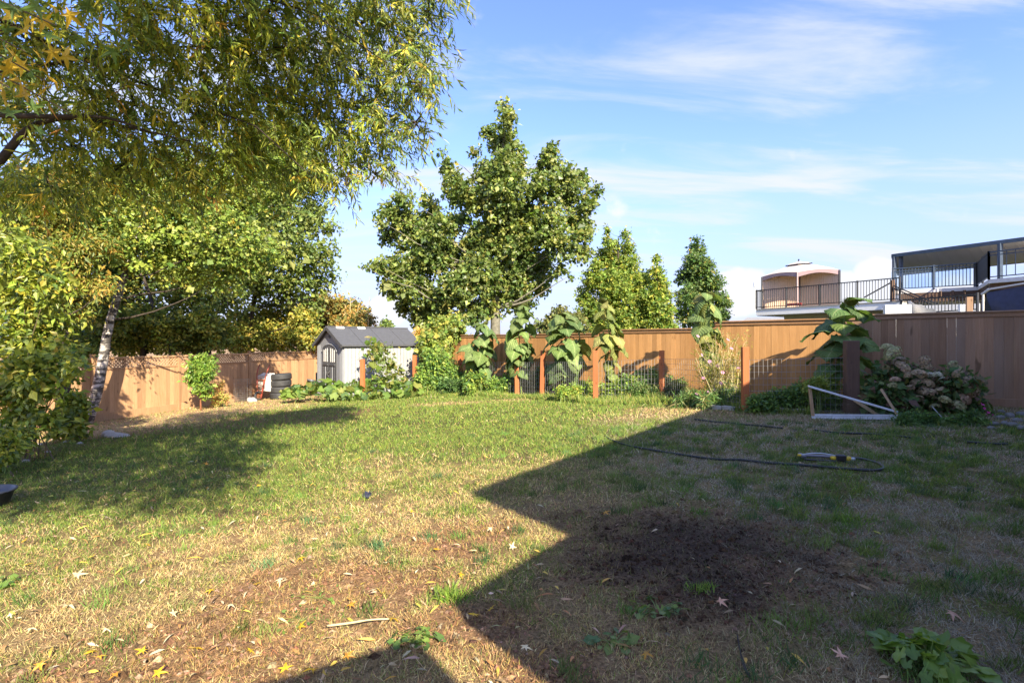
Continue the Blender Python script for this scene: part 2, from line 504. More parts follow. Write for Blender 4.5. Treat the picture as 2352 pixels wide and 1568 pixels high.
def tube_np(pts, r, n=8, cap=True):
    P = np.asarray([tuple(p) for p in pts], float); k = len(P)
    r = np.broadcast_to(np.asarray(r, float), (k,))
    T = np.gradient(P, axis=0); T /= (np.linalg.norm(T, axis=1, keepdims=True) + 1e-9)
    up = np.array([0, 0, 1.0]) if abs(T[0, 2]) < 0.9 else np.array([1.0, 0, 0])
    A = np.cross(T, up); A /= (np.linalg.norm(A, axis=1, keepdims=True) + 1e-9)
    B = np.cross(T, A)
    a = np.arange(n) * 2 * math.pi / n
    v = P[:, None] + r[:, None, None] * (np.cos(a)[None, :, None] * A[:, None] + np.sin(a)[None, :, None] * B[:, None])
    v = v.reshape(-1, 3)
    i = np.arange(k - 1)[:, None] * n; j = np.arange(n)[None]; j2 = (j + 1) % n
    f = np.stack([i + j, i + j2, i + n + j2, i + n + j], -1).reshape(-1, 4)
    fs = [f]
    if cap:
        base = len(v)
        v = np.concatenate([v, P[:1], P[-1:]])
        jj = np.arange(n); jn = (jj + 1) % n
        fs.append(np.stack([np.full(n, base), jn, jj], -1))
        fs.append(np.stack([np.full(n, base + 1), (k - 1) * n + jj, (k - 1) * n + jn], -1))
    return v, fs
def smooth_path(pts, n=24):
    """Catmull-Rom through the points"""
    P = [Vector(p) for p in pts]
    P = [P[0] * 2 - P[1]] + P + [P[-1] * 2 - P[-2]]
    out = []
    seg = len(P) - 3
    for i in range(n + 1):
        t = i / n * seg; k = min(int(t), seg - 1); t -= k
        a, b, c, d = P[k:k + 4]
        out.append(0.5 * ((2 * b) + (c - a) * t + (2 * a - 5 * b + 4 * c - d) * t * t + (3 * b - a - 3 * c + d) * t ** 3))
    return out

# ------------------------------------------------------------------ leaves
def unit(a): return a / (np.linalg.norm(a, axis=-1, keepdims=True) + 1e-9)
def rand_dir(n): return unit(rng.normal(size=(n, 3)))
# templates: (along, across, lift) and faces
T_OVATE = (np.array([(0, 0, 0), (.42, .5, .07), (1, 0, -.06), (.42, -.5, .07)]), np.array([(0, 3, 2), (0, 2, 1)]))
T_LANCE = (np.array([(0, 0, 0), (.35, .5, .05), (.72, .34, -.04), (1, 0, -.2), (.72, -.34, -.04), (.35, -.5, .05)]),
           np.array([(0, 5, 1), (1, 5, 4), (1, 4, 2), (2, 4, 3)]))
T_BLADE = (np.array([(0, .5, 0), (0, -.5, 0), (.55, .36, .05), (.55, -.36, .05), (1, 0, -.12)]), np.array([(0, 1, 3), (0, 3, 2), (2, 3, 4)]))
T_TRI = (np.array([(0, .5, 0), (0, -.5, 0), (1, 0, 0)]), np.array([(0, 1, 2)]))
def leaf_cloud(P, D, N, L, W, C, tmpl):
    """returns verts, faces, colours for many leaves"""
    T, F = tmpl; n = len(P); k = len(T)
    D = unit(D); S = unit(np.cross(D, N)); U = np.cross(S, D)
    L = np.broadcast_to(L, (n,)); W = np.broadcast_to(W, (n,))
    v = (P[:, None] + T[None, :, 0, None] * (L[:, None] * D)[:, None] + T[None, :, 1, None] * (W[:, None] * S)[:, None]
         + T[None, :, 2, None] * (L[:, None] * U)[:, None]).reshape(-1, 3)
    f = (np.arange(n)[:, None, None] * k + F[None]).reshape(-1, F.shape[1])
    c = np.repeat(C, k, axis=0)
    return v, f, c
def palette(n, cols, w, jit=0.18):
    idx = rng.choice(len(cols), n, p=np.array(w) / np.sum(w))
    c = np.array(cols)[idx]
    c = c * np.exp(rng.normal(0, jit, (n, 1))) * np.exp(rng.normal(0, jit * 0.4, (n, 3)))
    return np.clip(c, 0.004, 0.9)
LEAFK = 1.7
def crown(clumps, n_twig, per, length, width, cols, wts, spread=0.3, droop=0.35, tmpl=T_OVATE, shell=0.45, jit=0.16, twig_pal=0.7):
    """leaves gathered on twigs inside a set of ellipsoids (cx,cy,cz,rx,ry,rz)"""
    cl = np.array(clumps, float)
    vol = (cl[:, 3] * cl[:, 4] * cl[:, 5]) ** (2 / 3)
    idx = rng.choice(len(cl), n_twig, p=vol / vol.sum())
    d = rand_dir(n_twig); rad = rng.random(n_twig) ** shell
    lump = 0.8 + 0.35 * rng.random(n_twig)
    tp = cl[idx, :3] + d * cl[idx, 3:] * (rad * lump)[:, None]
    td = unit(d + rng.normal(0, .4, (n_twig, 3)) + np.array([0, 0, .25]))
    n = n_twig * per
    P = np.repeat(tp, per, 0); TD = np.repeat(td, per, 0)
    P = P + TD * (rng.random((n, 1)) - .4) * spread * 1.6 + rng.normal(0, spread * .42, (n, 3))
    D = unit(TD * .5 + rand_dir(n) * .9 + np.array([0, 0, -droop]))
    N = unit(rand_dir(n) * .75 + np.array([0.2, -.5, .6]))
    L = length * np.exp(rng.normal(0, .33, n)); W = L * width * np.exp(rng.normal(0, .15, n))
    tc_ = palette(n_twig, cols, wts, jit)
    lc = palette(n, cols, wts, jit)
    C = np.where(rng.random((n, 1)) < twig_pal, np.repeat(tc_, per, 0) * np.exp(rng.normal(0, .12, (n, 1))), lc)
    return leaf_cloud(P, D, N, L, W, C * LEAFK, tmpl) + (tp,)
def px_clumps(lst, depth, dspread=0.5, flat=1.0):
    """(px,py,radius) of the 2352 picture at a real distance, given real depth of its own"""
    out = []
    for e in lst:
        px, py, r = e[:3]
        rr = r / FOC * depth
        dd = depth + (e[3] if len(e) > 3 else rng.uniform(-1, 1) * dspread)
        rr2 = r / FOC * dd
        c = V(px, py, dd)
        out.append((c.x, c.y, c.z, rr2, rr2 * flat, rr2))
    return out
def limb(a, b, sag=0.12, n=7, wob=0.04):
    a = Vector(a); b = Vector(b); L = (b - a).length
    pts = []
    for i in range(n):
        t = i / (n - 1)
        p = a.lerp(b, t)
        p.z += -sag * L * math.sin(math.pi * t) * (1 - t * .4)
        if 0 < i < n - 1: p += Vector(rng.normal(0, wob * L * .3, 3))
        pts.append(p)
    return pts
def tree_parts(root, trunk_pts, r0, r1, clumps, leaves, leafm='leaf', barkm='bark', twig_pts=None, n_twigs=0, limb_r=0.28, sides=8, limbm=None):
    v, f, c = leaves[:3]
    tp = smooth_path(trunk_pts, 16)
    rad = [r0 + (r1 - r0) * (i / 16) ** .8 for i in range(17)]
    b = MB(); b.tube(tp, rad, sides); b.build('trunk', barkm, root, True)
    b = MB()
    for cl in clumps:
        c_ = Vector(cl[:3])
        below = [i for i in range(3, 17) if tp[i].z < c_.z - 0.3 * abs((tp[i].xy - c_.xy).length)]
        i = below[-1] if below else 3
        rr = rad[i] * .33
        b.tube(limb(tp[i], c_, 0.08), [max(.008, rr * (1 - t / 6.5)) for t in range(7)], 5, False)
    tw = leaves[3]
    if n_twigs:
        cl = np.array(clumps)[:, :3]
        for k in rng.choice(len(tw), min(n_twigs, len(tw)), replace=False):
            p = tw[k]; j = int(np.argmin(((cl - p) ** 2).sum(1)))
            b.tube(limb(cl[j], p, 0.05, 4), [.014, .011, .008, .004], 3, False)
    tag(b.build('branches', limbm or barkm, root, True), kind='stuff')
    me = np_mesh('crown', v, f, c)
    mobj('crown', me, leafm, root)
# ================================================================== ground
def patches(x, y):
    """soil share, greenness and soil darkness of the lawn at (x,y)"""
    n1 = fbm(x, y, .55); n2 = fbm(x + 40, y - 13, 1.7); n3 = fbm(x - 7, y + 31, 4.5, 3)
    def blob(cx, cy, rx, ry, soft=.45, rot=0.0):
        ca, sa = math.cos(rot), math.sin(rot)
        dx = ((x - cx) * ca + (y - cy) * sa) / rx; dy = (-(x - cx) * sa + (y - cy) * ca) / ry
        d = np.sqrt(dx * dx + dy * dy) + (n2 - .5) * 1.3 + (n3 - .5) * .8
        return 1 - sstep(1 - soft, 1 + soft, d)
    dark = np.maximum.reduce([blob(1.4, 4.0, .98, .78, .7), blob(1.3, 3.35, .68, .55, .8), blob(.95, 3.7, .6, .5, .8)])
    brown = np.maximum.reduce([blob(-1.15, 3.55, .75, .42), blob(-.45, 4.3, .55, .45), blob(-1.7, 2.9, .8, .35),
                               blob(-.3, 2.95, .5, .3), blob(.2, 2.5, .35, .25), blob(-2.3, 2.5, .5, .3)])
    # bare strip along the left fence
    fx = -16.235 + .289 * y
    strip = 1 - sstep(2.6, 5.6, (x - fx) + (n1 - .5) * 3.5)
    strip2 = blob(-6.2, 13.6, 2.6, 1.6) * .75
    soil = np.clip(np.maximum.reduce([dark, brown * .8, strip, strip2]) + sstep(.60, .75, n2) * .35 * sstep(9, 5, y), 0, 1)
    green = sstep(4.4, 8.2, y + (n1 - .5) * 5) * .95
    green = green * (1 - .85 * sstep(1.0, 3.5, x) * sstep(13.0, 9.0, y))
    right = sstep(.8, 2.6, x) * sstep(12.5, 9.5, y)
    green = np.maximum(green, right * sstep(.47, .60, n2 * .6 + n3 * .4) * .95)
    green = np.maximum(green, sstep(.50, .66, n1) * .45)
    green = np.maximum(green, sstep(.56, .68, n3) * .6 * sstep(2, 5, y))
    band = sstep(-9, -5.5, x) * sstep(-1.0, -2.8, x) * sstep(4.4, 5.6, y) * sstep(12.5, 10.5, y)
    green = np.maximum(green, band * .8)
    # straw patches out on the green
    for (cx, cy, rx, ry) in ((-1.7, 15.2, 1.2, .5), (.4, 15.5, 1.0, .3), (3.3, 10.8, 1.4, 1.0), (4.6, 9.6, 1.0, .8), (2.2, 6.6, 1.0, .7), (3.4, 4.6, .8, .5)):
        green = green * (1 - .8 * blob(cx, cy, rx, ry))
    green = np.clip(green * (1 - .8 * np.maximum(brown, dark)) * (1 - .8 * strip), 0, 1)
    return soil, green, dark, brown, strip, n1, n2, n3
STRAW = np.array([0.47, 0.37, 0.19]); EARTH = np.array([0.23, 0.135, 0.078]); PEAT = np.array([0.080, 0.056, 0.041])
THATCH = np.array([0.25, 0.18, 0.095]); GREEN_G = np.array([0.085, 0.095, 0.03]); STRIPC = np.array([0.36, 0.25, 0.15])
def relief(x, y):
    return (fbm(x, y, 1.3) - .5) * .05 + (fbm(x + 9, y, 6, 3) - .5) * .03
def ground_sheet():
    xs = np.concatenate([[-1500, -400, -120, -60, -35], np.arange(-20, -8, .25), np.arange(-8, 8.01, .09), np.arange(8.25, 20, .25), [35, 60, 120, 400, 1500]])
    ys = np.concatenate([[-1500, -300, -60, -20, -8, -3], np.arange(0, 9, .09), np.arange(9, 30, .25), [35, 50, 80, 150, 400, 1500]])
    X, Y = np.meshgrid(xs, ys, indexing='ij')
    near = ((np.abs(X) < 20) & (Y > 0) & (Y < 30))
    Z = gz(X, Y) + np.where(near, relief(X, Y), 0)
    soil, green, dark, brown, strip, n1, n2, n3 = patches(X, Y)
    c = THATCH[None, None] * (1 - green[..., None]) + GREEN_G * green[..., None]
    e = EARTH * (1 - strip[..., None]) + STRIPC * strip[..., None]
    e = e * (1 - dark[..., None]) + PEAT * dark[..., None]
    c = c * (1 - soil[..., None]) + e * soil[..., None]
    v = np.stack([X, Y, Z], -1).reshape(-1, 3)
    ni, nj = X.shape
    i = np.arange(ni - 1)[:, None] * nj; j = np.arange(nj - 1)[None]
    f = np.stack([i + j, i + nj + j, i + nj + j + 1, i + j + 1], -1).reshape(-1, 4)
    me = np_mesh('ground', v, f, c.reshape(-1, 3), True)
    o = mobj('ground', me, 'soil'); tag(o, 'sloping back yard ground of thatch, dry soil and dark earth', 'ground', kind='structure')
ground_sheet()

def crumbs():
    """clods, crumbs and bits of bark where the soil is bare"""
    n = 60000
    y = 2.2 + 6.5 * rng.random(n) ** 1.3; x = rng.uniform(-1.03, 1.03, n) * y
    s_, g_, d_, b_, st_, _, n2_, n3_ = patches(x, y)
    k = rng.random(n) < np.clip(b_ * .55 + d_ * .9 + s_ * .12, 0, 1)
    x, y, d_, n3_ = x[k][:12000], y[k][:12000], d_[k][:12000], n3_[k][:12000]
    n = len(x)
    O = np.array([(1, 0, 0), (-1, 0, 0), (0, 1, 0), (0, -1, 0), (0, 0, 1), (0, 0, -1)], float)
    F = np.array([(0, 2, 4), (2, 1, 4), (1, 3, 4), (3, 0, 4), (2, 0, 5), (1, 2, 5), (3, 1, 5), (0, 3, 5)])
    sz = .006 * np.exp(rng.normal(0, .55, n))
    v = O[None] * sz[:, None, None] * np.exp(rng.normal(0, .35, (n, 6, 1))) * np.array([1.2, 1.2, .8])
    a = rng.uniform(0, 6.28, n); ca, sa = np.cos(a)[:, None], np.sin(a)[:, None]
    v = np.stack([v[..., 0] * ca - v[..., 1] * sa, v[..., 0] * sa + v[..., 1] * ca, v[..., 2]], -1)
    v = v + np.stack([x, y, gz(x, y) + relief(x, y) + .003], -1)[:, None]
    c = palette(n, [(.20, .12, .07), (.28, .18, .11), (.13, .08, .05), (.36, .26, .17)], [3, 3, 2, 1], .2)
    c = c * (1 - .72 * d_[:, None])
    f = (np.arange(n)[:, None, None] * 6 + F[None]).reshape(-1, 3)
    tag(mobj('soil_crumbs', np_mesh('soil_crumbs', v.reshape(-1, 3), f, np.repeat(c, 6, 0)), 'soil'), 'loose crumbs of earth on the bare patches of the lawn', 'soil', kind='stuff')
crumbs()

def in_yard(x, y):
    return (y + .9 * x < 18.3) & (x > -16.235 + .289 * y + .2)
def grass():
    """mown lawn: short blades, straw and green, thinner over bare soil"""
    bands = [(2.15, 3.2, 11500, .030, .0031, T_BLADE), (3.2, 4.6, 7600, .032, .0037, T_BLADE), (4.6, 7.0, 3900, .037, .0052, T_BLADE),
             (7.0, 10.5, 1500, .050, .0085, T_TRI), (10.5, 20.5, 620, .058, .014, T_TRI)]
    VV = []; FF = []; CC = []; n0 = 0
    for (y0, y1, dens, ln, wd, tm) in bands:
        xm = y1 * 1.03 + .8
        n = int(dens * (2 * xm) * (y1 - y0))
        x = rng.uniform(-xm, xm, n); y = rng.uniform(y0, y1, n)
        k = (np.abs(x) < y * 1.03 + .8) & in_yard(x, y)
        x, y = x[k], y[k]
        soil, green, dark, brown, strip, n1, n2, n3 = patches(x, y)
        keep = rng.random(len(x)) < np.clip(1.0 - soil * .60 - dark * .12, .05, 1) * np.clip(2.6 * fbm(x, y, 7, 3) - .55, .12, 1.2)
        x, y, soil, green, n3, dark, brown = x[keep], y[keep], soil[keep], green[keep], n3[keep], dark[keep], brown[keep]
        n = len(x)
        isg = rng.random(n) < green * .9 + .03
        P = np.stack([x, y, gz(x, y) + relief(x, y) - .004], -1)
        az = rng.uniform(0, 2 * math.pi, n)
        lean = np.where(isg, rng.uniform(.25, 1.0, n), rng.uniform(.25, 1.45, n))   # from vertical
        D = np.stack([np.sin(lean) * np.cos(az), np.sin(lean) * np.sin(az), np.cos(lean)], -1)
        N = unit(rand_dir(n) * .5 + np.array([0, -.6, .7]))
        L = ln * np.exp(rng.normal(0, .35, n)) * np.where(isg, 1.05 + .5 * (n3 > .58), 1.0)
        W = wd * np.exp(rng.normal(0, .25, n))
        gc = palette(n, [(.13, .20, .030), (.18, .245, .042), (.09, .16, .038), (.25, .28, .055)], [4, 4, 2, 2])
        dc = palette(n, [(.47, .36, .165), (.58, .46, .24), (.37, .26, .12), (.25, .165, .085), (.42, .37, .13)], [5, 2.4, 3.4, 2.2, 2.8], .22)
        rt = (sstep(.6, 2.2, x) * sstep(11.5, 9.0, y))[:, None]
        dc = dc * (1 - rt) + (dc.mean(1, keepdims=True) * np.array([1.06, .96, .72])) * rt  # straw greyed on the right: tone of the house shade painted into the blades
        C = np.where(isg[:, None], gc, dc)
        C = C * (1 - .45 * np.clip(brown, 0, 1)[:, None] * np.array([.35, .6, .75])) 
        C = C * (1 - .62 * dark[:, None])
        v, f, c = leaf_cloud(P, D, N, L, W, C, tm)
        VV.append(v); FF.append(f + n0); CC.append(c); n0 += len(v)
    # taller green tufts
    nt = 1700
    tx = rng.uniform(-7, 8.5, nt); ty = rng.uniform(2.2, 9.5, nt)
    s_, g_, d_, b_, st_, _, _, _ = patches(tx, ty)
    k = (np.abs(tx) < ty * 1.03) & in_yard(tx, ty) & (rng.random(nt) < .15 + .75 * sstep(0, 1.5, tx)) & (d_ < .4)
    tx, ty = tx[k], ty[k]
    per = 46
    x = np.repeat(tx, per) + rng.normal(0, .042, len(tx) * per); y = np.repeat(ty, per) + rng.normal(0, .042, len(tx) * per)
    n = len(x)
    P = np.stack([x, y, gz(x, y) + relief(x, y) - .004], -1)
    az = rng.uniform(0, 2 * math.pi, n); lean = rng.uniform(.1, .95, n)
    D = np.stack([np.sin(lean) * np.cos(az), np.sin(lean) * np.sin(az), np.cos(lean)], -1)
    tcol = palette(len(tx), [(.09, .155, .035), (.12, .185, .04), (.07, .13, .05), (.15, .19, .05)], [3, 3, 2, 1.5], .2)
    v, f, c = leaf_cloud(P, D, unit(rand_dir(n) * .5 + np.array([0, -.6, .7])), .07 * np.exp(rng.normal(0, .3, n)), .0048,
                         np.repeat(tcol, per, 0) * np.exp(rng.normal(0, .2, (n, 1))), T_BLADE)
    VV.append(v); FF.append(f + n0); CC.append(c)
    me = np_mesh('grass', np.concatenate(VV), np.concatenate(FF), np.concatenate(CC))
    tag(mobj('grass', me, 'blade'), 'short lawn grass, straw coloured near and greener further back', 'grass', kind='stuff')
grass()

# ================================================================== fences
def board_mesh(w, th, h, nm='board'):
    return MB().box((0, 0, h / 2), (w - .0005, th, h), bev=.0022).mesh(nm)
def back_fence():
    F = Vector((.743, -.669, 0)); ang = math.atan2(F.y, F.x)
    Nn = Vector((-.669, -.743, 0))           # towards the yard
    secs = [(-8.55, -2.0, 1.56, 'cedar_board'), (-2.0, 2.75, 1.85, 'cedar_board'), (2.75, 5.45, 1.95, 'cedar_board'),
            (5.45, 7.60, 2.12, 'cedar_board'), (7.60, 12.4, 2.185, 'cedar_grey')]
    root = wempty('fence', (0, 18.6, float(gz(0, 18.6))), 'tall stepped cedar board fence running behind the sunflowers to the right', 'fence')
    meshes = {}
    for si, (x0, x1, top, mt) in enumerate(secs):
        a = Vector((x0, 18.6 - .9 * x0, 0)); b = Vector((x1, 18.6 - .9 * x1, 0)); L = (b - a).length
        n = max(1, round(L / .141)); w = L / n
        for k in range(n):
            p = a + F * (w * (k + .5))
            z0 = float(gz(p.x, p.y)) + .14
            h = top - .06 - z0
            key = (mt, k % 3)
            if key not in meshes:
                meshes[key] = board_mesh(.141, .018 + .002 * (k % 3), 1.0); meshes[key].materials.append(MATS[mt])
            o = bpy.data.objects.new('board', meshes[key]); link(o, root)
            o.location = p + Nn * (.012 + rng.uniform(-.0015, .0015)) + Vector((0, 0, z0)); o.rotation_euler = (0, rng.normal(0, .0015), ang)
            o.scale = (w / .141, 1, h)
        m = MB(); c = (a + b) / 2
        m.box((c.x, c.y, top), (L + .02, .15, .035), ang, bev=.006); o = m.build('cap', 'cedar_rail' if mt != 'cedar_grey' else 'cedar_grey', root)
        m = MB(); q = c + Nn * .035
        m.box((q.x, q.y, top - .062), (L - .004, .022, .08), ang, bev=.004); m.build('top_rail', 'cedar_rail' if mt != 'cedar_grey' else 'cedar_grey', root)
        m = MB(); q = c + Nn * .03
        za = float(gz(a.x, a.y)); zb = float(gz(b.x, b.y))
        d = (b - a) + Vector((0, 0, zb - za)); rot = Matrix.Rotation(ang, 3, 'Z') @ Matrix.Rotation(-math.atan2(zb - za, L), 3, 'Y')
        m.box((q.x, q.y, (za + zb) / 2 + .08), (L - .004, .035, .17), rot=rot, bev=.004); m.build('kickboard', mt, root)
        np_ = max(1, round(L / 2.4))
        for k in range(np_ + (si == len(secs) - 1)):
            p = a.lerp(b, k / np_)
            z0 = float(gz(p.x, p.y)) - .1
            m = MB(); q = p - Nn * .06
            m.box((q.x, q.y, (z0 + top - .03) / 2), (.09, .09, top - .03 - z0), ang); m.build('post', 'cedar_rail', root)
back_fence()

def left_fence():
    dirv = Vector((.289, 1, 0)).normalized(); ang = math.atan2(dirv.y, dirv.x)
    Nn = Vector((dirv.y, -dirv.x, 0))        # towards the yard
    root = wempty('lattice_fence', (-10.5, 19.8, -.69), 'pale cedar fence with a lattice strip on top, beyond the tyres and birch', 'fence')
    def at(y): return Vector((-16.235 + .289 * y, y, 0))
    ys = [9.6, 12.1, 14.65, 17.27, 20.23, 24.2, 26.2]
    top = 1.14
    bm_ = board_mesh(.139, .018, 1.0); bm_.materials.append(MATS['cedar_pale'])
    for i in range(len(ys) - 1):
        a = at(ys[i]); b = at(ys[i + 1]); L = (b - a).length; c = (a + b) / 2
        tp = top + [-.02, -.02, 0, .0, .02, .02][i]
        n = round((L - .1) / .139); w = (L - .1) / n
        for k in range(n):
            p = a + dirv * (.05 + w * (k + .5)); z0 = float(gz(p.x, p.y)) + .20
            o = bpy.data.objects.new('board', bm_); link(o, root)
            o.location = p + Vector((0, 0, z0)) + Nn * rng.uniform(-.002, .002); o.rotation_euler = (0, 0, ang); o.scale = (w / .139, 1, tp - .36 - z0)
        for (z, h, th, nm) in ((tp - .03, .055, .09, 'top_rail'), (tp - .345, .06, .06, 'middle_rail')):
            m = MB(); m.box((c.x, c.y, z), (L - .094, th, h), ang, bev=.005); m.build(nm, 'cedar_pale', root)
        m = MB(); zb = (float(gz(a.x, a.y)) + float(gz(b.x, b.y))) / 2
        m.box((c.x, c.y, zb + .10), (L - .094, .04, .22), ang, bev=.005); m.build('kickboard', 'cedar_pale', root)
        # lattice: crossed slats
        m = MB(); z0 = tp - .315; z1 = tp - .06; hh = z1 - z0; st = .105
        for sgn, off in ((1, .008), (-1, -.008)):
            s0 = -hh
            while s0 < L - .1:
                u0, u1 = s0, s0 + hh
                q0, q1 = (z0, z1) if sgn > 0 else (z1, z0)
                def cl_(u, ua, ub, za_, zb_): return za_ + (zb_ - za_) * (u - ua) / (ub - ua)
                ua, ub = max(u0, .05), min(u1, L - .05)
                if ub - ua > .02:
                    pa = a + dirv * ua + Nn * off; pb = a + dirv * ub + Nn * off
                    m.bar((pa.x, pa.y, cl_(ua, u0, u1, q0, q1)), (pb.x, pb.y, cl_(ub, u0, u1, q0, q1)), .008, .038)
                s0 += st
        o = m.build('lattice', 'cedar_pale', root)
    for i, y in enumerate(ys):
        p = at(y); z0 = float(gz(p.x, p.y)) - .1
        m = MB(); m.box((p.x, p.y, (z0 + top + .06) / 2), (.095, .095, top + .06 - z0), ang, bev=.006)
        m.box((p.x, p.y, top + .075), (.125, .125, .028), ang, bev=.008); m.build('post', 'cedar_pale', root)
left_fence()

# ================================================================== shed
def shed():
    A = Vector((-6.3, 19.2, 0)); s = Vector((.73, .684, 0)).normalized(); fr = Vector((-s.y, s.x, 0))   # s along the side wall, fr along the front to the left
    zb = float(gz(-6.3, 19.6)) - .02
    root = empty('garden_shed', (A.x, A.y, zb), 'pale grey resin garden shed with dark double doors and charcoal roof', 'shed', rz=math.atan2(s.y, s.x))
    # local: x along the side wall, y along the front (to the left), z up; front face at x=0
    Ls, Wf, He, Hr = 3.3, 2.4, 1.98, 2.62
    m = MB()                                   # vertical grooved panels of the long wall
    n = 22; w = Ls / n
    for k in range(n):
        m = MB(); m.box((w * (k + .5), 0, He / 2), (w - .012, .05, He), bev=.006); m.build('wall_panel', 'shed_wall', root)
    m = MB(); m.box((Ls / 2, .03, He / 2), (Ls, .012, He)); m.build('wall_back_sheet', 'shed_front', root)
    m = MB(); m.box((Ls / 2, Wf, He / 2), (Ls, .05, He)); m.build('far_wall', 'shed_wall', root)
    def gable(x, nm, th=.05):
        pts = [(0.026, 0), (Wf - .026, 0), (Wf - .026, He), (Wf / 2, Hr), (0.026, He)]
        v = [(x - th / 2, a, b) for a, b in pts] + [(x + th / 2, a, b) for a, b in pts]
        f5 = np.array([(4, 3, 2, 1, 0), (5, 6, 7, 8, 9)]); f4 = np.array([(i, (i + 1) % 5, (i + 1) % 5 + 5, i + 5) for i in range(5)])
        mm = MB(); mm.add(v, [f5, f4]); return mm.build(nm, 'shed_front', root)
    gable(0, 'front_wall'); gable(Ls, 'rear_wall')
    for y0 in (.02, Wf - .02 - .30):           # vertical ribs beside the doors
        for k in range(3):
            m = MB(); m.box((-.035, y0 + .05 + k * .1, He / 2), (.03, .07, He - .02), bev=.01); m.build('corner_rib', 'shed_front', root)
    # double door with arched head
    dw = .64; dz0 = .06; dzs = 1.72; yc = Wf / 2
    def arch(y): return dzs + .30 * math.sqrt(max(0, 1 - ((y - yc) / (dw + .02)) ** 2)) * .8
    for sgn in (1, -1):
        ys = [yc + sgn * (.012 + (dw - .012) * k / 6) for k in range(7)]
        top = [(y, arch(y)) for y in ys]
        poly = [(ys[0], dz0)] + top + [(ys[-1], dz0)]
        k = len(poly); v = [(-.055, a, b) for a, b in poly] + [(-.02, a, b) for a, b in poly]
        fs = [np.array([list(range(k))]), np.array([list(range(2 * k - 1, k - 1, -1))]), np.array([(i, (i + 1) % k, (i + 1) % k + k, i + k) for i in range(k)])]
        mm = MB(); mm.add(v, fs); door = mm.build('door', 'shed_dark', root)
        for j in range(3):                      # three slim lights
            y = yc + sgn * (.15 + .16 * j); zt = arch(y) - .10
            mm = MB(); mm.box((-.058, y, (1.32 + zt) / 2), (.012, .062, zt - 1.32), bev=.003); mm.build('window_pane', 'skylight', door)
        mm = MB(); mm.box((-.068, yc + sgn * .32, 1.22), (.03, .5, .10), bev=.01); mm.build('door_rail', 'shed_dark', door)
        for j in range(3):
            y = yc + sgn * (.13 + .185 * j)
            mm = MB(); mm.box((-.066, y, .62), (.024, .05, 1.02), bev=.008); mm.build('door_rib', 'shed_front' if j == 1 else 'shed_dark', door)
        hp = [(-.06, yc + sgn * .07, .98), (-.11, yc + sgn * .08, .90), (-.12, yc + sgn * .05, .82), (-.11, yc + sgn * .08, .74), (-.06, yc + sgn * .07, .66)]
        mm = MB(); mm.tube(smooth_path(hp, 10), .018, 6); mm.build('handle', 'black_plastic', door)
    ap = [(-.06, yc + (dw + .04) * math.cos(R(a)), dz0 + 1.66 + (.36 * .8) * math.sin(R(a))) for a in range(0, 181, 12)]
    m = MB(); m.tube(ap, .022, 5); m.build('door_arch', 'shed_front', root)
    m = MB(); m.box((-.05, yc, Hr - .26), (.03, .14, .22), bev=.01); m.build('gable_vent', 'shed_dark', root)
    # roof: two slopes of ribbed plates
    ov = .13; sl = math.hypot(Wf / 2 + ov, (Hr - He) * (1 + ov / (Wf / 2))); an = math.atan2(Hr - He, Wf / 2)
    for sgn in (1, -1):
        nP = 4; pw = (Ls + .3) / nP
        for k in range(nP):
            mid = Vector((-.15 + pw * (k + .5), yc - sgn * (Wf / 4 + ov / 2), (Hr + .055) - (Hr - He) * (.5 + ov / Wf)))
            mm = MB(); mm.box(mid, (pw - .014, sl, .05), rot=Matrix.Rotation(sgn * an, 3, 'X'), bev=.008)
            pl = mm.build('roof_panel', 'shed_roof', root)
            if k in (0, 1) and sgn == 1:
                q = Vector((-.15 + pw * (k + .55), yc - .12, Hr + .045))
                mm = MB(); mm.box(q, (.32, .12, .05), rot=Matrix.Rotation(an, 3, 'X'), bev=.01); mm.build('skylight', 'skylight', root)
        a = Vector((-.165, yc, Hr + .03)); b = Vector((-.165, yc - sgn * (Wf / 2 + ov), He - .04))
        mm = MB(); mm.bar(a, b, .05, .13); mm.build('barge_board', 'shed_dark', root)
    m = MB(); m.box((Ls / 2, yc, Hr + .075), (Ls + .34, .16, .05), bev=.015); m.build('roof_ridge', 'shed_roof', root)
    m = MB(); m.box((Ls / 2, -.12, He - .035), (Ls + .28, .04, .05), bev=.01); m.build('eave_trim', 'shed_dark', root)
    m = MB(); m.box((Ls / 2, Wf / 2, .0), (Ls + .04, Wf + .04, .1)); m.build('base', 'concrete', root)
shed()
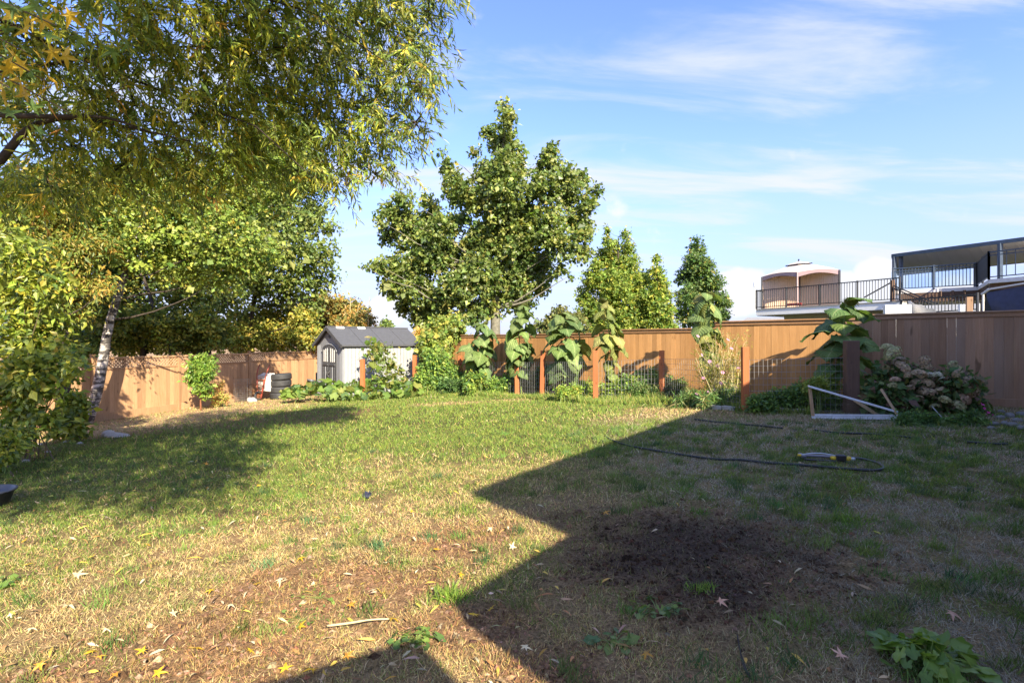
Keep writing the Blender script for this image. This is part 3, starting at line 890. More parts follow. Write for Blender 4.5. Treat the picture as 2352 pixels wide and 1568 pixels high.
# ================================================================== house behind the camera (throws the long shadow)
def sun_up(p, z):
    """point at height z whose shadow falls on ground point p"""
    h = z - p[2]
    k = h / -SUN_L.z
    return Vector((p[0] - SUN_L.x * k, p[1] - SUN_L.y * k, z))
def house():
    T1 = GV(1075, 1130); T2 = GV(1035, 1380)
    Ad = Vector((.617, .787, 0)); Bd = Vector((.60, -.80, 0))
    z1 = 5.2; z2 = 2.95
    c1 = sun_up(T1, z1); c2 = sun_up(T2, z2)
    root = wempty('house', (c1.x + 3, c1.y, 0), 'two storey stucco house behind the lawn with hipped roof and porch roof', 'house')
    def prism(poly, z0, z1_):
        n = len(poly); v = [(p.x, p.y, z0) for p in poly] + [(p.x, p.y, z1_) for p in poly]
        return v, [np.array([list(range(n))[::-1]]), np.array([list(range(n, 2 * n))]), np.array([(i, (i + 1) % n, (i + 1) % n + n, i + n) for i in range(n)])]
    La, Lb = 13.0, 9.0
    eave = [c1, c1 + Bd * Lb, c1 + Bd * Lb + Ad * La, c1 + Ad * La]
    cen = sum(eave, Vector()) / 4
    wall = [cen + (p - cen) * .925 for p in eave]
    m = MB(); m.add(*prism(wall, -.3, z1 - .12)); m.build('wall', 'stucco', root)
    m = MB(); m.add(*prism(eave, z1 - .14, z1)); m.build('eave', 'fascia_white', root)
    r1 = cen - Ad * 3; r2 = cen + Ad * 3
    v = [(p.x, p.y, z1 + .002) for p in eave] + [(r1.x, r1.y, z1 + 1.5), (r2.x, r2.y, z1 + 1.5)]
    m = MB(); m.add(v, [np.array([(0, 1, 4), (2, 3, 5)]), np.array([(1, 2, 5, 4), (3, 0, 4, 5)])]); m.build('roof', 'roof_grey', root)
    por = [c2, c2 + Bd * 3.0, c2 + Bd * 3.0 + Ad * 5.2, c2 + Ad * 5.2]
    m = MB(); m.add(*prism(por, z2 - .16, z2)); m.build('porch_roof', 'roof_grey', root)
    for p in (c2 + Bd * .3 + Ad * 5.0, c2 + Bd * 2.7 + Ad * .2):
        g = float(gz(p.x, p.y)); m = MB(); m.box((p.x, p.y, (g + z2 - .16) / 2), (.14, .14, z2 - .16 - g)); m.build('porch_post', 'fascia_white', root)
    T3 = GV(950, 1465); z3 = 2.35  # unseen canopy on a pole, added and shaped to cast the pointed front shadow
    c3 = sun_up(T3, z3); D2 = Vector((-.87, -.49, 0))
    q = [c3, c3 + Bd * 2.2, c3 + Bd * 2.2 + D2 * 1.5, c3 + D2 * 1.5]; cc = sum(q, Vector()) / 4
    r = wempty('shadow_canopy', (cc.x, cc.y, float(gz(cc.x, cc.y))), 'unseen square canopy added behind the camera to cast the pointed front shadow', 'shadow caster')
    v = [(p.x, p.y, z3) for p in q] + [(cc.x, cc.y, z3 + .32)] + [(p.x, p.y, z3 - .14) for p in q]
    m = MB(); m.add(v, [np.array([(i, (i + 1) % 4, 4) for i in range(4)]), np.array([(i, i + 5, (i + 1) % 4 + 5, (i + 1) % 4) for i in range(4)])]); m.build('canopy', 'navy_cloth', r)
    m = MB(); m.tube([(cc.x, cc.y, float(gz(cc.x, cc.y))), (cc.x, cc.y, z3 + .3)], .022, 8); m.build('pole', 'dark_metal', r)
house()

# ================================================================== trees
def g3(x, y, dz=0.0): return Vector((x, y, float(gz(x, y)) + dz))
GREENS = [(.058, .09, .022), (.085, .125, .028), (.12, .155, .036), (.16, .18, .045)]

def big_poplar():
    d = 26.0
    pts = [(1160, 246, 15), (1164, 275, 24), (1150, 318, 34), (1172, 350, 40), (1150, 385, 42), (1185, 385, 30), (1120, 300, 12), (1165, 435, 55), (1110, 395, 28), (1095, 350, 16), (1128, 430, 42),
           (1018, 352, 9), (1026, 385, 16), (1040, 412, 22), (1062, 440, 30), (1095, 462, 34), (1040, 450, 24),
           (1268, 345, 16), (1262, 382, 32), (1300, 402, 30), (1250, 430, 48), (1310, 450, 38), (1338, 412, 20), (1350, 470, 22), (1372, 440, 13), (1325, 505, 38), (1352, 520, 16),
           (925, 462, 24), (895, 488, 24), (870, 505, 14), (985, 462, 18), (990, 495, 30), (930, 510, 42), (1010, 530, 42), (960, 555, 52), (890, 540, 24), (1045, 515, 28), (1068, 498, 16),
           (845, 616, 9), (868, 608, 20), (905, 612, 34), (950, 615, 44), (905, 655, 34), (960, 670, 46), (1000, 590, 46), (930, 700, 24),
           (1150, 490, 58), (1200, 500, 56), (1110, 555, 56), (1190, 565, 66), (1250, 520, 56), (1290, 560, 44), (1335, 580, 26), (1340, 540, 22), (1040, 590, 46), (1100, 630, 62), (1180, 640, 58), (1235, 610, 44),
           (1285, 622, 16), (1310, 632, 10), (1050, 660, 46), (1015, 690, 40), (1130, 690, 46), (1195, 690, 36), (1085, 720, 34), (975, 725, 34), (1010, 745, 40), (1240, 660, 22)]
    cl = px_clumps([(a, b, r * .87) for a, b, r in pts], d, 1.6, 1.2)
    lv = crown(cl, 7400, 9, .165, .8, [(.05, .08, .02), (.08, .115, .028), (.12, .155, .038), (.18, .195, .05)], [3, 4, 3.6, 2.2], .22, .5, shell=.5)
    root = wempty('poplar_tree', g3(V(1138, 784, d).x, d), 'tall broad green poplar tree standing behind the sunflowers', 'tree')
    b = g3(V(1138, 784, d).x, d)
    tree_parts(root, [b, V(1138, 700, d), V(1142, 600, d), V(1152, 450, d), V(1158, 300, d), V(1160, 250, d)], .30, .03, cl, lv, 'leaf_glossy', 'bark_green', n_twigs=420)
big_poplar()

def top_of(pts): return min(p[1] for p in pts)
def column(name, label, pts, d, trunk_px, cols, w, n, per=11, leaf=.15, sp=.20, group=None, fl=1.1):
    if top_of(pts) < 680 and d < 60: pts = [(a, b, r * .86) for a, b, r in pts]; n = int(n * 1.7); leaf = .115; sp = .15
    cl = px_clumps(pts, d, .8, fl)
    lv = crown(cl, n, per, leaf, .75, cols, w, sp, .35, shell=.5)
    bx = V(trunk_px, 784, d).x
    root = wempty(name, g3(bx, d), label, 'tree', group)
    top = min(p[1] for p in pts)
    mid = 700 if top < 680 else (784 + top) / 2
    tree_parts(root, [g3(bx, d), V(trunk_px, mid, d), V(trunk_px, (mid + top + 15) / 2, d), V(trunk_px, top + 15, d)], .2 if top < 680 else .05, .02, cl, lv, 'leaf', 'bark', n_twigs=120)
YG = [(.12, .17, .03), (.19, .225, .04), (.075, .125, .025), (.28, .26, .045)]
column('columnar_poplar', 'widest yellow green columnar poplar with two spires, right of the tall poplar',
       [(1394, 528, 9), (1394, 555, 14), (1390, 590, 26), (1437, 540, 12), (1440, 570, 22), (1445, 610, 32), (1415, 610, 40), (1370, 610, 18), (1365, 640, 32), (1410, 660, 52), (1455, 660, 44),
        (1345, 680, 28), (1360, 715, 40), (1420, 720, 56), (1470, 710, 36), (1440, 760, 56), (1380, 760, 40), (1476, 640, 22), (1410, 565, 16)], 31, 1420, YG, [4, 3, 3, .8], 2700)
column('columnar_poplar', 'narrow yellow green poplar squeezed between the wide columnar poplar and the dark one',
       [(1508, 596, 9), (1508, 622, 16), (1512, 655, 26), (1500, 690, 34), (1520, 720, 34), (1500, 750, 38), (1530, 680, 16), (1532, 755, 28)], 30, 1508, YG, [4, 3, 3, .8], 1050)
column('columnar_poplar', 'darker pointed poplar standing alone left of the gazebo',
       [(1602, 548, 12), (1602, 575, 22), (1596, 605, 34), (1625, 610, 22), (1575, 635, 26), (1605, 645, 42), (1640, 650, 26), (1578, 680, 32), (1612, 690, 46), (1655, 690, 24), (1580, 725, 34), (1625, 735, 44), (1662, 725, 18), (1672, 700, 10)],
       33, 1604, [(.045, .085, .025), (.07, .115, .03), (.10, .145, .035), (.24, .22, .05)], [4, 4, 2, .5], 1500)
column('round_tree', 'small dark round tree far off, above the shed roof', [(886, 748, 9), (880, 752, 8), (893, 752, 8), (886, 758, 10)], 70, 886, GREENS, [3, 3, 1, 1], 60, 9, .35, .5)
column('hedge_bush', 'olive green bush showing between the sunflowers above the fence', [(1290, 730, 26), (1270, 745, 26), (1315, 740, 26), (1250, 765, 28), (1300, 768, 30), (1335, 765, 22)], 21, 1290, [(.09, .10, .03), (.13, .13, .035), (.07, .09, .025)], [3, 2, 2], 620, 11, .10, .16)
column('vine_shrub', 'yellow green leafy shrub tangled over the fence right of the shed', [(1010, 760, 34), (1040, 745, 26), (1000, 795, 36), (1030, 800, 30), (985, 780, 22), (1048, 770, 20)], 20.5, 1015, [(.13, .17, .035), (.19, .21, .04), (.085, .125, .03), (.24, .22, .05)], [4, 3, 3, 1], 700, 11, .12, .17)
column('golden_shrub', 'small golden bush peeking over the shed end', [(965, 772, 16), (975, 785, 18), (955, 785, 14)], 24.5, 966, [(.36, .23, .05), (.30, .23, .06), (.20, .17, .04)], [3, 2, 2], 200, 10, .10, .14)

# ---- trees beyond the lattice fence on the left
def left_trees():
    # leaning birch in front of the fence
    d = 14.2
    bx = -12.0 + .25
    base = g3(bx, 14.1)
    pts = [(330, 560, 78, 0), (300, 490, 70, 1), (420, 590, 80, .6), (500, 545, 76, -.5), (400, 500, 80, 0), (560, 470, 80, 1), (470, 420, 90, 0), (340, 420, 90, .5), (250, 440, 80, 0), (210, 500, 45, -1),
           (580, 580, 55, .8), (530, 630, 45, .5), (640, 400, 70, 1), (600, 340, 60, 1)]
    cl = px_clumps(pts, d, .6, 1.0)
    lv = crown(cl, 3100, 10, .09, .85, [(.09, .13, .024), (.14, .185, .032), (.20, .235, .045), (.05, .085, .02), (.28, .25, .05)], [4, 4, 3, 2, .8], .18, .45)
    root = wempty('birch_tree', base, 'white barked birch leaning right in front of the lattice fence', 'tree')
    tree_parts(root, [base, V(222, 900, d), V(238, 820, d), V(252, 740, d), V(285, 640, d), V(306, 580, d), V(335, 480, d), V(360, 400, d)], .165, .04, cl, lv, 'leaf', 'birch_bark', n_twigs=200, limbm='bark')
    # slender poplars behind
    def t(name, label, pts, d, tr, n, cols, w, leaf=.15, per=11, r0=.14, sp=.3, bk='bark', nt=220):
        cl = px_clumps(pts, d, 1.0, 1.1)
        lv = crown(cl, n, per, leaf, .72, cols, w, sp, .4)
        b = g3(V(tr[0][0], 784, d).x, d)
        root = wempty(name, b, label, 'tree')
        tree_parts(root, [b] + [V(x, y, d) for x, y in tr], r0, .03, cl, lv, 'leaf', bk, n_twigs=nt)
    t('poplar_tree', 'tall slender poplar with thin dark trunk beyond the lattice fence, left of the shed',
      [(640, 300, 60), (700, 330, 40), (600, 380, 80), (690, 400, 60), (740, 420, 26), (640, 470, 80), (710, 500, 46), (755, 520, 18), (600, 540, 70), (680, 570, 60), (740, 590, 34), (770, 640, 12), (740, 650, 24), (690, 640, 44), (620, 620, 60), (560, 640, 50), (650, 680, 40), (735, 490, 20), (775, 575, 9), (730, 700, 14)],
      24, [(572, 770), (590, 660), (612, 520), (640, 400), (650, 320)], 2500, [(.06, .09, .025), (.09, .125, .03), (.13, .16, .038), (.18, .20, .05)], [3, 4, 3, 1], .15, 11, .16)
    t('alder_tree', 'dark green tree behind the fence, between the birch and the slender poplar',
      [(380, 660, 70), (460, 680, 70), (330, 620, 60), (420, 600, 80), (520, 690, 50), (540, 610, 60), (300, 700, 40), (480, 560, 80), (390, 520, 80), (500, 480, 90), (410, 430, 90), (560, 540, 70)],
      21, [(478, 790), (470, 720), (440, 620), (430, 500)], 1800, [(.045, .07, .018), (.07, .10, .022), (.11, .135, .03), (.18, .175, .04)], [3, 4, 3, 2], .13, 11, .15)
    t('maple_tree', 'shaded tree with several leaning stems behind the fence near the birch',
      [(200, 640, 70), (120, 620, 70), (260, 680, 50), (60, 560, 80), (150, 540, 80), (240, 560, 60), (30, 650, 70), (220, 480, 80), (100, 470, 90), (10, 480, 80)],
      19, [(330, 800), (355, 740), (330, 640), (260, 540)], 1500, [(.045, .07, .02), (.07, .10, .024), (.12, .135, .03), (.24, .20, .04)], [3, 3, 3, 2], .13, 11, .13)
    for (px, d2, tw, lab) in ((285, 20, -8, 'thin grey trunked tree closest behind the birch trunk'), (395, 23, 22, 'thin dark trunked tree second behind the birch trunk'), (450, 26, 26, 'thin leaning tree behind the young fruit tree')):
        t('thin_tree', lab, [(px + tw, 640, 40), (px + tw * 1.6, 600, 50), (px + tw * .6, 570, 50), (px + tw * 2, 680, 34)], d2, [(px, 780), (px + tw * .5, 700), (px + tw, 620), (px + tw * 1.2, 560)], 360,
          [(.045, .075, .02), (.07, .105, .026)], [3, 2], .13, 11, .085, nt=30)
    # understory along the fence
    t('hazel_shrub', 'dark green shrub crowding the lattice fence behind the young fruit tree', [(300, 780, 40), (350, 770, 40), (400, 775, 40), (330, 740, 40), (450, 780, 34), (390, 740, 36), (270, 750, 34), (500, 770, 36), (470, 740, 34)], 18.8, [(390, 790), (385, 750)], 2100,
      [(.10, .135, .025), (.17, .20, .035), (.28, .26, .05), (.05, .07, .018)], [3, 3, 3, 1.5], .10, 11, .05, .18, nt=60)
    t('elder_shrub', 'dim green shrub filling the gap behind the birch trunk', [(140, 760, 40), (190, 750, 40), (240, 755, 36), (110, 720, 40), (170, 700, 40), (230, 705, 36), (90, 790, 36), (265, 785, 26), (200, 795, 36), (275, 730, 26)], 17.5, [(200, 800), (195, 740)], 1300,
      [(.08, .115, .024), (.13, .16, .03), (.22, .21, .04), (.045, .065, .018)], [3, 3, 2, 2], .11, 11, .05, .2, nt=60)
    t('dogwood_shrub', 'yellow green shrub above the tyres behind the lattice fence', [(540, 780, 36), (590, 770, 40), (640, 775, 40), (690, 780, 34), (560, 740, 36), (620, 735, 40), (670, 745, 34), (720, 770, 26), (700, 735, 30)], 24.5, [(620, 790), (618, 750)], 1700,
      [(.13, .155, .03), (.21, .21, .04), (.31, .25, .05), (.07, .09, .022)], [3, 3, 2.5, 1.5], .12, 11, .05, .22, nt=60)
    t('golden_thicket', 'amber autumn thicket with bare stems above the shed roof', [(700, 715, 36), (740, 700, 26), (760, 740, 44), (735, 680, 12), (800, 725, 36), (830, 740, 28), (842, 765, 18), (800, 760, 40), (745, 770, 40), (690, 760, 36), (780, 700, 18), (820, 712, 16)], 29, [(765, 790), (765, 740)], 2300,
      [(.26, .175, .045), (.20, .165, .045), (.30, .17, .05), (.13, .13, .04), (.09, .11, .03)], [3, 3, 1.6, 3, 3], .14, 11, .05, .24, 'twig', nt=120)
    # bare stems poking out of the thicket
    m = MB()
    r = wempty('bare_sapling', g3(V(738, 784, 28.5).x, 28.5), 'bundle of pale bare stems rising out of the amber thicket', 'sapling')
    for (px, y0, y1, dx) in ((735, 760, 675, 4), (752, 770, 690, 2), (790, 770, 692, 3), (805, 760, 668, -3), (845, 760, 682, 3), (832, 770, 690, 5), (720, 760, 690, -5), (815, 760, 700, 8)):
        m.tube(limb(V(px, y0, 28.5), V(px + dx, y1, 28.5), .01, 5), [.03, .025, .02, .014, .006], 4, False)
        for k in range(4):
            t_ = .4 + .15 * k; p = V(px, y0, 28.5).lerp(V(px + dx, y1, 28.5), t_)
            m.tube([p, p + Vector((rng.normal(0, .25), 0, rng.uniform(.2, .4)))], [.01, .004], 3, False)
    tag(m.build('stems', 'dry_stem', r), kind='stuff')
    # western red cedar with amber flagged sprays
    d3 = 13.0
    pts = [(120, 590, 50), (60, 640, 50), (190, 575, 34), (235, 560, 26), (130, 660, 40), (195, 640, 26), (80, 720, 40), (170, 700, 28), (30, 560, 60), (140, 530, 50), (60, 480, 80), (150, 450, 70), (255, 655, 14), (240, 668, 12)]
    cl = px_clumps(pts, d3, .6, 1.0)
    lv = crown(cl, 2300, 13, .11, .34, [(.24, .19, .04), (.18, .185, .035), (.12, .15, .03), (.30, .20, .05), (.08, .115, .03)], [2.4, 3, 4, .8, 3], .26, .7)
    b = g3(V(140, 784, d3).x, d3)
    root = wempty('cedar_tree', b, 'amber tipped cedar with drooping sprays left of the birch', 'tree')
    tree_parts(root, [b, V(150, 800, d3), V(140, 700, d3), V(130, 560, d3), V(120, 400, d3)], .16, .05, cl, lv, 'leaf', 'bark', n_twigs=120)
    # tree just outside the frame whose trunk shades the fence
    b = g3(-11.2, 10.2)
    cl = [(-11.5, 10.5, 7.5, 1.6, 1.6, 1.4), (-12.8, 10.2, 6.6, 1.3, 1.3, 1.2), (-12.6, 11.6, 8.2, 1.4, 1.4, 1.2)]
    lv = crown(cl, 500, 10, .12, .7, GREENS, [2, 3, 3, 1], .3, .4)
    root = wempty('ash_tree', b, 'tall tree at the left edge whose trunk shades the lattice fence', 'tree')
    tree_parts(root, [b, b + Vector((-.1, .1, 2)), b + Vector((.1, 0, 4)), b + Vector((.1, .2, 5.6)), b + Vector((-.2, .2, 7))], .26, .08, cl, lv, 'leaf', 'bark')
left_trees()

def thicket():
    """bright leafy shrubs at the left edge"""
    def sh(name, label, pts, d, n, leaf, wd, cols, w, sp, base_px, tm=T_OVATE, dr=.55):
        cl = px_clumps(pts, d, .35, 1.0)
        lv = crown(cl, n, 9, leaf, wd, cols, w, sp, dr, tm)
        b = g3(V(base_px, 784, d).x, d)
        root = wempty(name, b, label, 'shrub')
        m = MB()
        for c in cl:
            a = b + Vector((rng.normal(0, .15), rng.normal(0, .15), 0))
            m.tube(limb(a, c[:3], -.06, 6), [.014, .012, .010, .008, .006, .004], 4, False)
        tw = lv[3]
        ca = np.array(cl)[:, :3]
        for k in rng.choice(len(tw), 90, replace=False):
            j = int(np.argmin(((ca - tw[k]) ** 2).sum(1)))
            m.tube(limb(ca[j], tw[k], .03, 4), [.008, .006, .005, .003], 3, False)
        tag(m.build('stems', 'twig', root), kind='stuff')
        mobj('foliage', np_mesh('foliage', *lv[:3]), 'leaf_glossy', root)
    LG = [(.15, .185, .025), (.21, .235, .035), (.10, .135, .022), (.30, .27, .04), (.05, .075, .018)]
    sh('leafy_shrub', 'bright green arching shrub filling the left edge, upper part', [(60, 590, 50), (30, 650, 60), (110, 660, 44), (70, 730, 55), (130, 740, 30), (20, 780, 60), (20, 540, 40), (90, 800, 46), (145, 800, 24)], 9.6, 560, .115, .5, LG, [4, 3, 3, 1.2, 2], .2, 40)
    sh('leafy_shrub', 'bright green shrub low at the left edge beside the birch foot', [(60, 850, 40), (115, 850, 28), (20, 890, 40), (150, 870, 18), (85, 885, 26), (170, 835, 14), (45, 930, 24), (20, 985, 40), (110, 960, 22)], 8.9, 400, .11, .58, LG, [4, 3, 3, 1.2, 2], .18, 70)
    sh('leafy_shrub', 'small sprawling green shrub in front of the birch foot', [(165, 925, 20), (180, 955, 14), (155, 955, 18), (145, 985, 14), (175, 985, 14)], 11.0, 200, .10, .6, LG, [4, 4, 2, 1, 1], .12, 180)
    sh('leafy_shrub', 'low weedy shrub trailing onto the lawn at the far left', [(10, 1020, 30), (35, 1000, 22), (-20, 1030, 40), (15, 1050, 12)], 7.6, 260, .075, .5, LG, [4, 3, 3, 1, 2], .1, 5)
thicket()

# ================================================================== willow over the lawn
def willow():
    base = g3(-7.6, 3.4)
    root = wempty('willow_tree', base, 'big yellowing willow whose narrow leaved branches hang over the upper left', 'tree')
    pts = [(985, 30, 50, 6.2), (905, 50, 80, 6.4), (820, 60, 95, 6.2), (930, 140, 58, 6.0), (965, 195, 40, 6.0), (885, 195, 76, 6.4), (955, 280, 38, 6.1), (885, 310, 60, 6.3), (905, 385, 28, 6.2), (805, 240, 95, 6.6), (810, 350, 62, 6.5), (795, 425, 24, 6.3), (770, 455, 14, 6.3),
           (710, 110, 115, 6.0), (705, 290, 105, 6.5), (610, 50, 115, 5.6), (605, 210, 115, 6.2), (570, 350, 90, 6.4), (490, 110, 120, 5.4), (460, 270, 115, 6.0), (430, 390, 80, 6.2), (310, 70, 120, 5.0), (310, 240, 115, 5.6),
           (290, 375, 90, 6.0), (160, 140, 120, 5.2), (160, 320, 100, 5.8), (110, 425, 70, 6.0), (30, 430, 60, 6.0), (60, 60, 100, 5.0), (40, 240, 70, 5.6), (690, 400, 44, 6.6), (1015, -20, 45, 6.0), (870, -50, 90, 6.0), (700, -60, 100, 5.6), (500, -60, 110, 5.2), (250, -60, 110, 4.8), (740, 380, 40, 6.4), (860, 400, 30, 6.4)]
    cl = []
    for (px, py, r, d) in pts:
        c = V(px, py, d); rr = r / FOC * d; cl.append((c.x, c.y, c.z, rr, rr * 1.25, rr))
    n_view = len(cl)
    # the rest of the crown, above and behind the camera
    cl += [(-2.6, 2.2, 5.9, 1.3, 1.3, .9), (-4.6, 2.0, 6.0, 1.4, 1.4, 1.0), (-1.4, .2, 5.6, 1.2, 1.2, .8), (-3.4, .2, 5.8, 1.4, 1.3, .9), (-.6, -1.4, 5.4, .95, 1.0, .7), (-2.3, -1.5, 5.5, 1.2, 1.1, .8),
           (-4.2, -1.4, 5.6, 1.3, 1.1, .9), (-5.2, .2, 5.7, 1.0, 1.2, .8), (-1.9, 3.9, 6.2, 1.1, 1.1, .8), (-3.9, 4.2, 6.6, 1.3, 1.3, .9)]
    C = np.array(cl)
    w = (C[:, 3] ** 2.1); w[:n_view] *= 2.5; w[:n_view] *= 1.0; w[n_view:] *= 1.9
    nt = 7600
    idx = rng.choice(len(C), nt, p=w / w.sum())
    d = rand_dir(nt); rad = rng.random(nt) ** .45
    P0 = C[idx, :3] + d * C[idx, 3:] * rad[:, None]
    # each twig: a short arching run that droops
    hd = unit(np.stack([rng.normal(.35, .8, nt), rng.normal(-.1, .8, nt), np.zeros(nt)], -1))
    L = rng.uniform(.22, .55, nt)
    seg = 4
    tpts = np.zeros((nt, seg + 1, 3)); tpts[:, 0] = P0
    ang = rng.uniform(-.2, .55, nt)
    for s in range(seg):
        stp = hd * np.cos(ang)[:, None] + np.array([0, 0, -1.0]) * np.sin(ang)[:, None]
        tpts[:, s + 1] = tpts[:, s] + stp * (L / seg)[:, None]
        ang = np.minimum(ang + rng.uniform(.1, .5, nt), 1.5)
    # stems as thin three sided tubes
    a = np.arange(3) * 2 * math.pi / 3
    ring = np.stack([np.cos(a), np.sin(a), np.zeros(3)], -1)
    rr = np.linspace(.0042, .0015, seg + 1)
    v = (tpts[:, :, None] + ring[None, None] * rr[None, :, None, None]).reshape(-1, 3)
    i = (np.arange(nt) * (seg + 1) * 3)[:, None, None] + (np.arange(seg) * 3)[None, :, None]; j = np.arange(3)[None, None]; j2 = (j + 1) % 3
    f = np.stack([i + j, i + j2, i + 3 + j2, i + 3 + j], -1).reshape(-1, 4)
    tag(mobj('twigs', np_mesh('twigs', v, f), 'twig', root), kind='stuff')
    # leaves
    per = 18
    tt = np.tile((np.arange(per) + .5) / per, (nt, 1)) * seg + rng.normal(0, .12, (nt, per))
    tt = np.clip(tt, 0, seg - .001); k = tt.astype(int); fr = (tt - k)[..., None]
    ii = np.arange(nt)[:, None]
    P = (tpts[ii, k] * (1 - fr) + tpts[ii, k + 1] * fr).reshape(-1, 3)
    TD = (tpts[ii, k + 1] - tpts[ii, k]).reshape(-1, 3); TD = unit(TD)
    n = len(P)
    side = unit(np.cross(TD, rand_dir(n)))
    D = unit(TD * .75 + side * .75 + np.array([0, 0, -.35]) + rng.normal(0, .18, (n, 3)))
    N = unit(rand_dir(n) + np.array([.2, -.5, .45]))
    Ln = .094 * np.exp(rng.normal(0, .33, n)); W = .0185 * np.exp(rng.normal(0, .2, n))
    cols = [(.115, .15, .024), (.17, .20, .03), (.255, .26, .036), (.07, .105, .024), (.42, .34, .045), (.36, .20, .04)]
    w1 = np.array([4.5, 4.2, 3.2, 3.2, .7, .12])
    tw = palette(nt, cols, w1, .15); lc = palette(n, cols, w1, .15)
    # greener towards the right hand tips
    gr = palette(n, [(.06, .095, .028), (.09, .12, .032), (.14, .15, .035)], [3, 3, 2], .15)
    u = P[:, 0] / np.maximum(P[:, 1], .5)
    pg = np.clip(sstep(-.5, -.12, u) * .75, 0, 1) * (P[:, 1] > 3)
    Cc = np.where(rng.random((n, 1)) < .65, np.repeat(tw, per, 0) * np.exp(rng.normal(0, .15, (n, 1))), lc)
    Cc = np.where((rng.random(n) < pg)[:, None], gr, Cc)
    big = rng.random(n) < .012
    Ln = np.where(big, Ln * 1.5, Ln); W = np.where(big, W * 1.9, W)
    v, f, c = leaf_cloud(P, D, N, Ln, W, Cc * 2.1, T_LANCE)
    mobj('crown', np_mesh('crown', v, f, c), 'leaf', root)
    # trunk and limbs
    m = MB(); tp = smooth_path([base, base + Vector((.2, .1, 1.2)), base + Vector((.5, .3, 2.4)), base + Vector((.8, .4, 3.4)), base + Vector((1.2, .4, 4.6)), base + Vector((1.6, .2, 5.8))], 16)
    m.tube(tp, [.30 - .013 * i for i in range(17)], 10); m.build('trunk', 'bark', root, True)
    m = MB()
    # the two limbs seen at the left edge
    MB().tube(smooth_path([V(-260, 420, 5.3), V(-40, 395, 5.2), V(40, 320, 5.2), V(85, 285, 5.2), V(180, 272, 5.3), V(330, 300, 5.4), V(460, 330, 5.6)], 18), [.05 - .0025 * i for i in range(19)], 8, False).build('limb', 'bark', root, True)
    MB().tube(smooth_path([V(-120, 250, 5.0), V(0, 264, 5.0), V(120, 268, 5.0), V(240, 270, 5.1), V(340, 302, 5.3)], 14), [.036 - .002 * i for i in range(15)], 7, False).build('limb', 'bark', root, True)
    for ci in range(len(cl)):
        if rng.random() < .32:
            a_ = tp[int(rng.integers(9, 17))]
            m.tube(limb(a_, C[ci, :3], -.06, 7, .16), [.022, .020, .018, .015, .012, .009, .005], 4, False)
    for q in range(260):                                    # finer wood among the leaves
        ci = int(rng.integers(0, n_view)); b_ = C[ci, :3]; p = P0[rng.choice(np.where(idx == ci)[0])] if (idx == ci).any() else b_
        m.tube(limb(b_, p, .03, 4), [.013, .010, .007, .004], 3, False)
    tag(m.build('branches', 'bark', root, True), kind='stuff')
willow()

# ---- star leaves: sweetgum branch near the camera and fallen leaves
def star_mesh(nm, seed, lobes=5, curl=.18, stalk=True):
    r = np.random.default_rng(seed)
    pts = [(0.0, 0.0, 0.0)]
    ang = [R(a) for a in (-140, -72, 0, 72, 140)]
    ln = [.62, .92, 1.05, .92, .62]
    ring = []
    for i, (a, l) in enumerate(zip(ang, ln)):
        a += r.normal(0, .06); l *= r.uniform(.9, 1.1)
        wv = .17
        ring += [(l * .52 * math.cos(a - wv * 1.5), l * .52 * math.sin(a - wv * 1.5)), (l * math.cos(a), l * math.sin(a)), (l * .52 * math.cos(a + wv * 1.5), l * .52 * math.sin(a + wv * 1.5))]
        if i < 4:
            am = (a + ang[i + 1]) / 2; ring.append((.27 * math.cos(am), .27 * math.sin(am)))
    ring.append((-.16, 0))
    for (x, y) in ring:
        rr = math.hypot(x, y); pts.append((x, y, -curl * rr * rr + r.normal(0, .035)))
    n = len(ring)
    f = [(0, 1 + i, 1 + (i + 1) % n) for i in range(n)]
    m = MB(); m.add(pts, np.array(f))
    if stalk: m.tube([(-.14, 0, 0), (-.5, .04, .05), (-.85, .12, .0)], [.022, .016, .012], 3, False)
    me = m.mesh(nm); return me
def colmat(name, a, b, trans=.3):
    """leaf colour with blotches and a shade per object"""
    t = NT(name)
    n1 = t.noise(2.5, 4, .6); oi = t.n('ShaderNodeObjectInfo')
    c = t.mix(t.ramp(n1, [(.3, (0, 0, 0)), (.7, (1, 1, 1))]), a, b)
    mr = t.n('ShaderNodeMapRange', ins={3: .75, 4: 1.25}); t.l(oi.outputs['Random'], mr.inputs[0])
    h = t.n('ShaderNodeHueSaturation'); t.l(c, h.inputs['Color']); t.l(mr.outputs[0], h.inputs['Value'])
    p = t.prin(h.outputs[0], .5); tr = t.n('ShaderNodeBsdfTranslucent'); t.l(h.outputs[0], tr.inputs[0])
    mx = t.n('ShaderNodeMixShader'); mx.inputs[0].default_value = trans
    t.l(p, mx.inputs[1]); t.l(tr.outputs[0], mx.inputs[2]); return t.done(mx.outputs[0])
colmat('star_yellow', (.62, .40, .02), (.72, .50, .04), .35)
colmat('star_green', (.10, .19, .03), (.16, .24, .04), .35)
colmat('star_orange', (.60, .27, .03), (.66, .36, .04), .15)
colmat('star_pink', (.50, .27, .17), (.58, .36, .24), .1)
colmat('star_pale', (.62, .50, .26), (.70, .60, .38), .1)
STAR = [[star_mesh('leaf', s, curl=c) for s, c in ((1, .25), (2, .1), (3, .4))]]
def star(parent, name, mat, loc, size, rot, var):
    key = 'star_%s_%d' % (mat, var)
    me = bpy.data.meshes.get(key)
    if me is None:
        me = STAR[0][var].copy(); me.name = key; me.materials.append(MATS[mat])
    o = bpy.data.objects.new(name, me); o.location = loc; o.scale = (size,) * 3; o.rotation_euler = rot
    link(o, parent); return o
